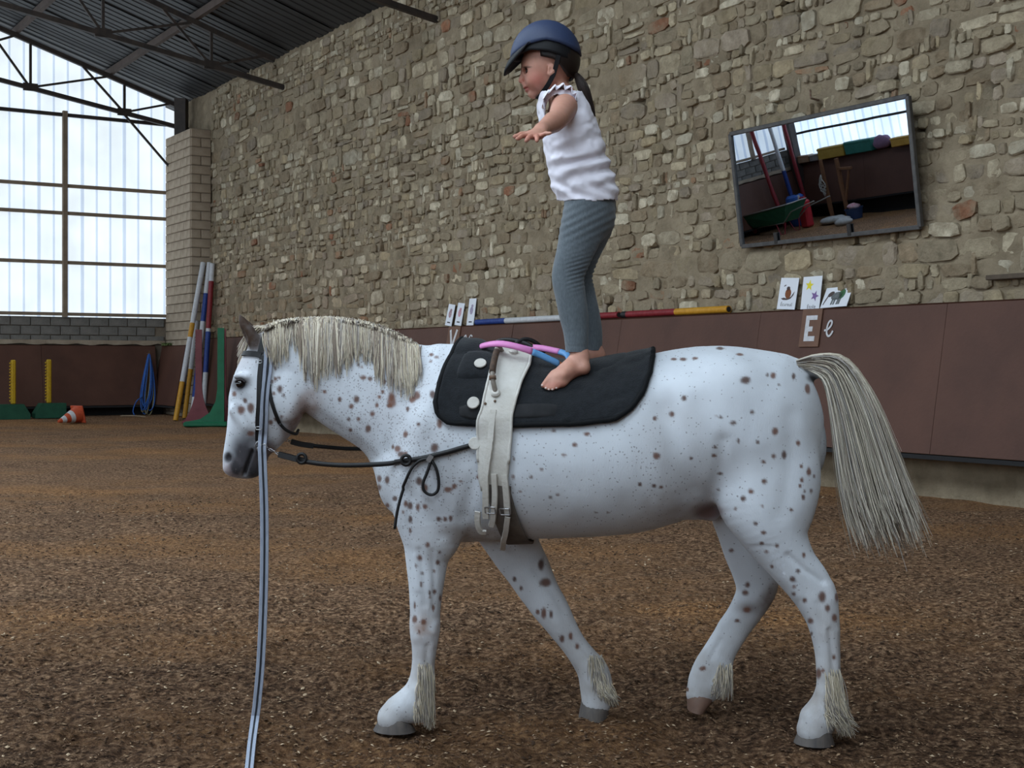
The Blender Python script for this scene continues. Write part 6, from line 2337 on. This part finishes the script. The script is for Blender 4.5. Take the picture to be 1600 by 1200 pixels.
# ---- hanging blue rope, toothed yellow stands, fallen cone
rope = thing('rope_coil', W(.42, 1.0, .2), 'blue rope coil hanging from a hook on the brown boards in the corner', 'rope')
MB().tube([W(.20, .96, 1.50), W(.36, .96, 1.50), W(.38, .96, 1.56)], .008, 6).build('hook', M_rust, rope)
hk = W(.34, .96, 1.49)
bx_ = (RN * 1.0 + Vector((0, 0, 0))).normalized()
M_rope = mat('blue_rope', C(34, 78, 150), 0.7, color2=C(54, 104, 180), vscale=30)
M_rope2 = mat('straw_rope', C(150, 140, 104), 0.8, color2=C(120, 112, 84), vscale=30)
for k in range(11):
    wdt = random.uniform(.06, .17)
    ln = random.uniform(1.05, 1.36)
    sw = random.uniform(-.02, .20)
    dd = random.uniform(0, .10)
    pts = []
    for q in np.linspace(0, 2 * math.pi, 25)[:-1]:
        d = (1 - math.cos(q)) / 2
        pts.append(hk + RN * (wdt * math.sin(q) * (.35 + .65 * d) + sw * d ** 1.5) + RU * (dd * .5 + .10 * d) + Vector((0, 0, -ln * d + random.uniform(-.005, .005))))
    MB().tube(pts, .013, 6, closed=True).build('rope_loop', M_rope2 if k in (3, 7, 9) else M_rope, rope, smooth=180)
tl3 = [hk + RN * .20 + RU * .16 + Vector((0, 0, -.95)), hk + RN * .34 + RU * .2 + Vector((0, 0, -1.05)), hk + RN * .42 + RU * .22 + Vector((0, 0, -1.25)), W(.6, 1.36, gz(.6, 1.36) + .02)]
MB().tube(catmull([list(p) for p in tl3], 5), .012, 6).build('rope_end', M_rope, rope, smooth=180)

M_yel = mat('yellow_plastic', C(196, 158, 30), 0.5, color2=C(172, 134, 22), vscale=20)
M_dgreen = mat('dark_green_plastic', C(24, 70, 52), 0.55, color2=C(32, 84, 62), vscale=8)
for v, lab, mir in ((4.02, 'yellow toothed stand on a green base at the left edge', -1), (3.26, 'yellow toothed stand on a green base beside the fallen cone', 1)):
    b0 = WG(.95, v)
    t = thing('training_stand', b0, lab, 'jump stand', 'yellow toothed stands')
    w2 = .33
    prof = [(-w2, 0), (w2, 0), (w2, .16), (w2 - .12, .31), (-w2 + .12, .31), (-w2, .16)]
    prof = [(-.30, 0), (.33, 0), (.33, .10), (.20, .31), (-.30, .31)] if mir < 0 else [(-.33, 0), (.30, 0), (.30, .31), (-.20, .31), (-.33, .10)]
    MB().prism([(-x, y) for x, y in prof], b0 - RU * .17, RN, Z3, RU, .34).build('base', M_dgreen, t, smooth=0)
    pc = b0 + RN * (.02 * mir) + Vector((0, 0, .31))
    MB().box(pc + Vector((0, 0, .46)), .11, .095, .92, RU, RN, Z3, bev=.02).build('post', M_yel, t)
    for i in range(13):
        MB().box(pc + Vector((0, 0, .07 + i * .065)) + RN * .058, .09, .03, .034, RU, RN, Z3, bev=.006).build('tooth', M_yel, t)

cb, ca_ = WG(2.35, 3.05, .19), WG(2.55, 3.48, .06)
cone = thing('traffic_cone', WG(2.4, 3.2), 'orange traffic cone with white bands lying on its side', 'cone')
ax = (ca_ - cb)
cl = ax.length
M_or = mat('cone_orange', C(196, 84, 48), 0.6, color2=C(170, 66, 38), vscale=14)
for a, b, m in ((0, .30, M_or), (.30, .48, PAINT['white']), (.48, .66, M_or), (.66, .84, PAINT['white']), (.84, 1.0, M_or)):
    R0 = lambda k: .15 * (1 - k) + .025
    MB().lathe([(R0(a), a * cl), (R0(b), b * cl)], cb, ax, 20, cap=(b == 1.0 or a == 0)).build('cone_band', m, cone)
axn = ax.normalized()
sx_ = axn.cross(Z3).normalized()
MB().box(cb - axn * .02, .36, .36, .04, sx_, axn.cross(sx_), axn, bev=.012).build('cone_base', M_or, cone)
st = MB().tube([WG(.9, 1.75, .015), WG(1.1, 1.55, .03), WG(1.2, 1.3, .02)], .012, 6).build('stick', mat('bare_wood', C(150, 132, 108), .8))
tag(st, 'pale stick lying on the ground left of the blue rope', 'stick')
# wooden strip on the stone wall at the right edge
stp = MB().box(W(24.1, .07, 2.035), 3.9, .14, .045, RU, RN, Z3, bev=.006).build('trim_4', mat('weathered_wood', C(88, 76, 64), .85, var=.2, vscale=12))
stp['kind'] = 'structure'
# small iron hook above the mirror
hk2 = MB().tube([W(19.93, -.02, 4.02), W(19.93, .09, 4.03), W(19.93, .10, 4.12)], .012, 6).build('wall_hook', M_rust)
tag(hk2, 'rusty iron hook in the stone wall above the mirror', 'hook')
# weed on the corner ledge
wd = Hair()
for k in range(40):
    a = random.uniform(0, 6.28)
    p0 = W(.4 + random.uniform(-.1, .1), .55 + random.uniform(-.15, .12), 1.68)
    pts = [p0 + Vector((math.cos(a) * .12 * t, math.sin(a) * .12 * t, .14 * t - .08 * t * t)) for t in np.linspace(0, 1, 5)]
    wd.strand(pts, .012, .003, C(96, 110, 62))
weed = wd.build('weed', mat('weed_leaf', C(255, 255, 255), .7, attr='Col'), None)
tag(weed, 'small green weed growing on the corner ledge above the boards', 'weed')

# ---- the far side of the arena, seen in the mirror
def crate(u, v, z, lu, lv, h, m, label, cat='box', group='boxes on the far ledge'):
    b = W(u, v, z)
    t = thing('storage_box', b, label, cat, group)
    MB().box(b + Vector((0, 0, h / 2)), lu, lv, h * .98, RU, RN, Z3, bev=.02).build('body', m, t)
    MB().box(b + Vector((0, 0, h * .86)), lu + .02, lv + .02, h * .16, RU, RN, Z3, bev=.01).build('lid', m, t)
    return t
zf = 1.835
Mp = lambda n, c: mat('plastic_' + n, C(*c), 0.5, color2=C(*[max(0, x - 16) for x in c]), vscale=6)
crate(1.78, 19.80, zf, 1.0, .30, .34, Mp('mustard', (176, 146, 60)), 'mustard yellow box on the far ledge, reflected in the mirror')
crate(2.84, 19.80, zf, 1.02, .30, .38, Mp('teal', (34, 112, 100)), 'long teal box on the far ledge, reflected in the mirror')
crate(4.66, 19.80, zf, 1.2, .30, .26, Mp('ochre', (190, 150, 64)), 'low ochre box at the right of the mirror image')
crate(.58, 19.82, zf, .52, .24, .22, Mp('tan', (158, 132, 106)), 'tan cardboard box on the far ledge left of the mustard box')
crate(1.04, 19.82, zf, .34, .24, .20, Mp('grey', (140, 138, 134)), 'small grey box between the tan and mustard boxes')
crate(.20, 19.82, zf, .20, .20, .20, Mp('white', (206, 210, 214)), 'small white box at the end of the far ledge')
pb = thing('bundle', W(3.66, 19.80, zf), 'crumpled purple bundle on the far ledge beside the teal box', 'bundle')
mbb = MB()
mbb.ball(W(3.66, 19.78, zf + .20), .32, .16, .20, RU, RN, Z3, 20, 12)
for i, p in enumerate(mbb.v):
    k = 1 + .16 * float(vnoise(p[0] * 9, p[1] * 9, p[2] * 9, 97))
    c = W(3.66, 19.78, zf + .20)
    mbb.v[i] = tuple(c + (Vector(p) - c) * k)
mbb.build('cloth', mat('purple_cloth', C(112, 88, 116), .8, color2=C(136, 104, 128), vscale=14), pb, smooth=180)

def saddle_rack(u, v, h, label, arm):
    t = thing('wooden_stand', WG(u, v), label, 'stand', 'wooden stands on the far side')
    mw_ = mat('rack_wood', C(132, 92, 62), .75, color2=C(108, 72, 48), vscale=9, stretch=(1, 1, .2))
    MB().beam(WG(u, v), WG(u, v, h), .09, .09, up=RU, bev=.008).build('post', mw_, t)
    if arm:
        MB().beam(WG(u - .05, v, h - .30), WG(u + .50, v, h - .30), .09, .08, bev=.008).build('arm', mw_, t)
        MB().beam(WG(u + .38, v, h - .36), WG(u + .04, v, .55), .06, .06, bev=.006).build('brace', mw_, t)
    MB().beam(WG(u, v - .28, .03), WG(u, v + .28, .03), .09, .06, bev=.006).build('foot', mw_, t)
    return t
w1 = saddle_rack(1.75, 19.25, 1.80, 'plain wooden post hung with pale net, reflected in the mirror', False)
net = MB()
saddle_rack(2.35, 19.25, 1.78, 'orange-brown wooden stand with an arm and brace, reflected in the mirror', True)
ht = thing('hay_net', W(1.75, 19.19, 1.0), 'pale rope net hanging on the plain wooden post in the mirror', 'net')
for k in range(7):
    a = .05 + .02 * k
    pts = [W(1.75 + random.uniform(-.13, .16) * math.sin(math.pi * t), 19.14 - .06 * math.sin(math.pi * t), 1.45 - .65 * t) for t in np.linspace(0, 1, 8)]
    MB().tube(pts, .012, 5).build('cord', mat('pale_cord', C(176, 176, 168), .8), ht, smooth=180)

bk = thing('bucket', WG(2.72, 19.15), 'blue bucket holding a pink cloth on the far side, reflected in the mirror', 'bucket')
bb = WG(2.72, 19.15)
Mbk = mat('blue_plastic', C(44, 62, 96), .5, var=.1)
MB().lathe([(.20, 0), (.26, .30), (.275, .30), (.275, .33), (.25, .33), (.19, .02)], bb, seg=24, cap=False).build('pail', Mbk, bk)
MB().lathe([(.0, .02), (.20, .02)], bb, seg=24, cap=False).build('bottom', Mbk, bk)
cc = thing('cloth', bb + Vector((0, 0, .30)), 'pink and white cloth heaped in the blue bucket in the mirror', 'cloth')
mbb = MB().ball(bb + Vector((0, 0, .36)), .19, .17, .10, RU, RN, Z3, 18, 10)
for i, p in enumerate(mbb.v):
    c = bb + Vector((0, 0, .36))
    mbb.v[i] = tuple(c + (Vector(p) - c) * (1 + .28 * float(vnoise(p[0] * 14, p[1] * 14, p[2] * 14, 98))))
mbb.build('fold', mat('pink_cloth', C(206, 120, 140), .85, color2=C(222, 208, 210), vscale=12), cc, smooth=180)

# wheelbarrow
wb = thing('wheelbarrow', WG(1.1, 17.55), 'green wheelbarrow with bare metal handles, reflected in the mirror', 'wheelbarrow')
def wbp(a, b, z): return WG(1.1, 17.55, 0) + RU * a + RN * b + Vector((0, 0, z))
Mwb = mat('barrow_green', C(24, 78, 54), .5, color2=C(34, 92, 66), vscale=8)
Mtube = mat('bare_tube', C(150, 146, 140), .4, metal=.6)
top_r = [wbp(-1.05, -.38, .66), wbp(1.05, -.42, .86), wbp(1.05, .42, .86), wbp(-1.05, .38, .66)]
bot_r = [wbp(-.62, -.24, .28), wbp(.72, -.28, .34), wbp(.72, .28, .34), wbp(-.62, .24, .28)]
tray = MB().grid([top_r, bot_r], closed=True)
tray.add(bot_r, [(0, 1, 2, 3)])
tr_o = tray.build('tray', Mwb, wb, smooth=0)
tr_o.modifiers.new('thickness', 'SOLIDIFY').thickness = .012
MB().tube([top_r[i].lerp(top_r[(i + 1) % 4], t) for i in range(4) for t in (.03, .5, .97)], .018, 8, closed=True).build('rim', Mtube, wb)
for s in (-1, 1):
    MB().tube([wbp(-.85, .06 * s, .20), wbp(-.4, .16 * s, .27), wbp(.7, .30 * s, .33), wbp(1.1, .32 * s, .62), wbp(2.05, .32 * s, .84)], .017, 8).build('handle', Mtube, wb)
    MB().tube([wbp(.35, .26 * s, .30), wbp(.50, .30 * s, .0), wbp(.66, .30 * s, .0), wbp(.74, .28 * s, .32)], .016, 8).build('leg', mat('barrow_red', C(140, 44, 54), .5), wb)
wc = wbp(-.85, 0, .19)
MB().tube([wc + RU * (.15 * math.cos(t)) + Vector((0, 0, .15 * math.sin(t))) for t in np.linspace(0, 6.283, 25)[:-1]], .04, 10, closed=True).build('tyre', M_dark, wb, smooth=180)
MB().lathe([(.11, -.03), (.11, .03)], wc, RN, 18).build('hub', mat('barrow_red', C(140, 44, 54), .5), wb)

br_ = thing('barrel', WG(1.0, 18.65), 'blue plastic barrel behind the wheelbarrow, reflected in the mirror', 'barrel')
Mbb = mat('barrel_blue', C(40, 84, 156), .45, var=.08)
bo = WG(1.0, 18.65)
MB().lathe([(.25, 0), (.27, .04), (.28, .28), (.29, .30), (.28, .32), (.28, .58), (.29, .60), (.28, .62), (.26, .84), (.20, .90), (.0, .90)], bo, seg=24).build('drum', Mbb, br_)
MB().lathe([(.05, .90), (.05, .93), (.0, .93)], bo + RU * .1, seg=12).build('bung', M_dark, br_)
rc = thing('canister', WG(1.66, 18.30), 'red canister standing behind the green wheelbarrow in the mirror', 'canister')
Mrc = mat('canister_red', C(176, 44, 52), .45, var=.08)
ro = WG(1.66, 18.30)
MB().box(ro + Vector((0, 0, .40)), .34, .26, .80, RU, RN, Z3, bev=.05).build('tank', Mrc, rc)
MB().tube([ro + RU * -.10 + Vector((0, 0, .79)), ro + RU * -.09 + Vector((0, 0, .87)), ro + RU * .07 + Vector((0, 0, .87)), ro + RU * .08 + Vector((0, 0, .79))], .022, 8).build('handle', Mrc, rc, smooth=180)
MB().lathe([(.035, .79), (.035, .86), (.028, .95), (.0, .95)], ro + RU * -.13, seg=12).build('spout', PAINT['white'], rc)
for i, (u, v, r, lab) in enumerate(((2.42, 18.62, .5, 'larger white empty sack lying by the far boards'), (3.1, 18.25, .34, 'smaller white empty sack lying by the far boards'))):
    mbb = MB()
    c = WG(u, v, .10)
    mbb.ball(c, r, r * .6, .12, RU, RN, Z3, 22, 10)
    for j, p in enumerate(mbb.v):
        k = 1 + .22 * float(vnoise(p[0] * 6, p[1] * 6, p[2] * 8, 99 + i))
        q = c + (Vector(p) - c) * k
        q.z = max(q.z, c.z - .10)
        mbb.v[j] = tuple(q)
    tag(mbb.build('empty_sack', mat('woven_sack', C(186, 184, 180), .7, color2=C(160, 158, 154), vscale=10), smooth=180), lab, 'sack', 'sacks on the far side')
gp = 'poles leaning in the far corner'
for (u0, v0, u1, v1, h, bands, lab) in ((.75, 18.3, .25, 18.2, 3.3, [(1, 'red')], 'dark red pole leaning on the end wall in the mirror'),
        (.70, 18.95, .45, 18.75, 3.4, [(.5, 'blue'), (1, 'white')], 'blue and white pole leaning in the far corner in the mirror'),
        (.85, 19.25, .6, 19.2, 3.4, [(.12, 'white'), (1, 'red')], 'red pole with a white foot leaning in the far corner in the mirror')):
    pole(WG(u0, v0, .03), W(u1, v1, h), .06, bands, lab, group=gp)
struct(MB().beam(W(.25, 19.75, 0), W(.25, 19.75, 7.0), .24, .3, up=RU), 'trim_5', M_steel)
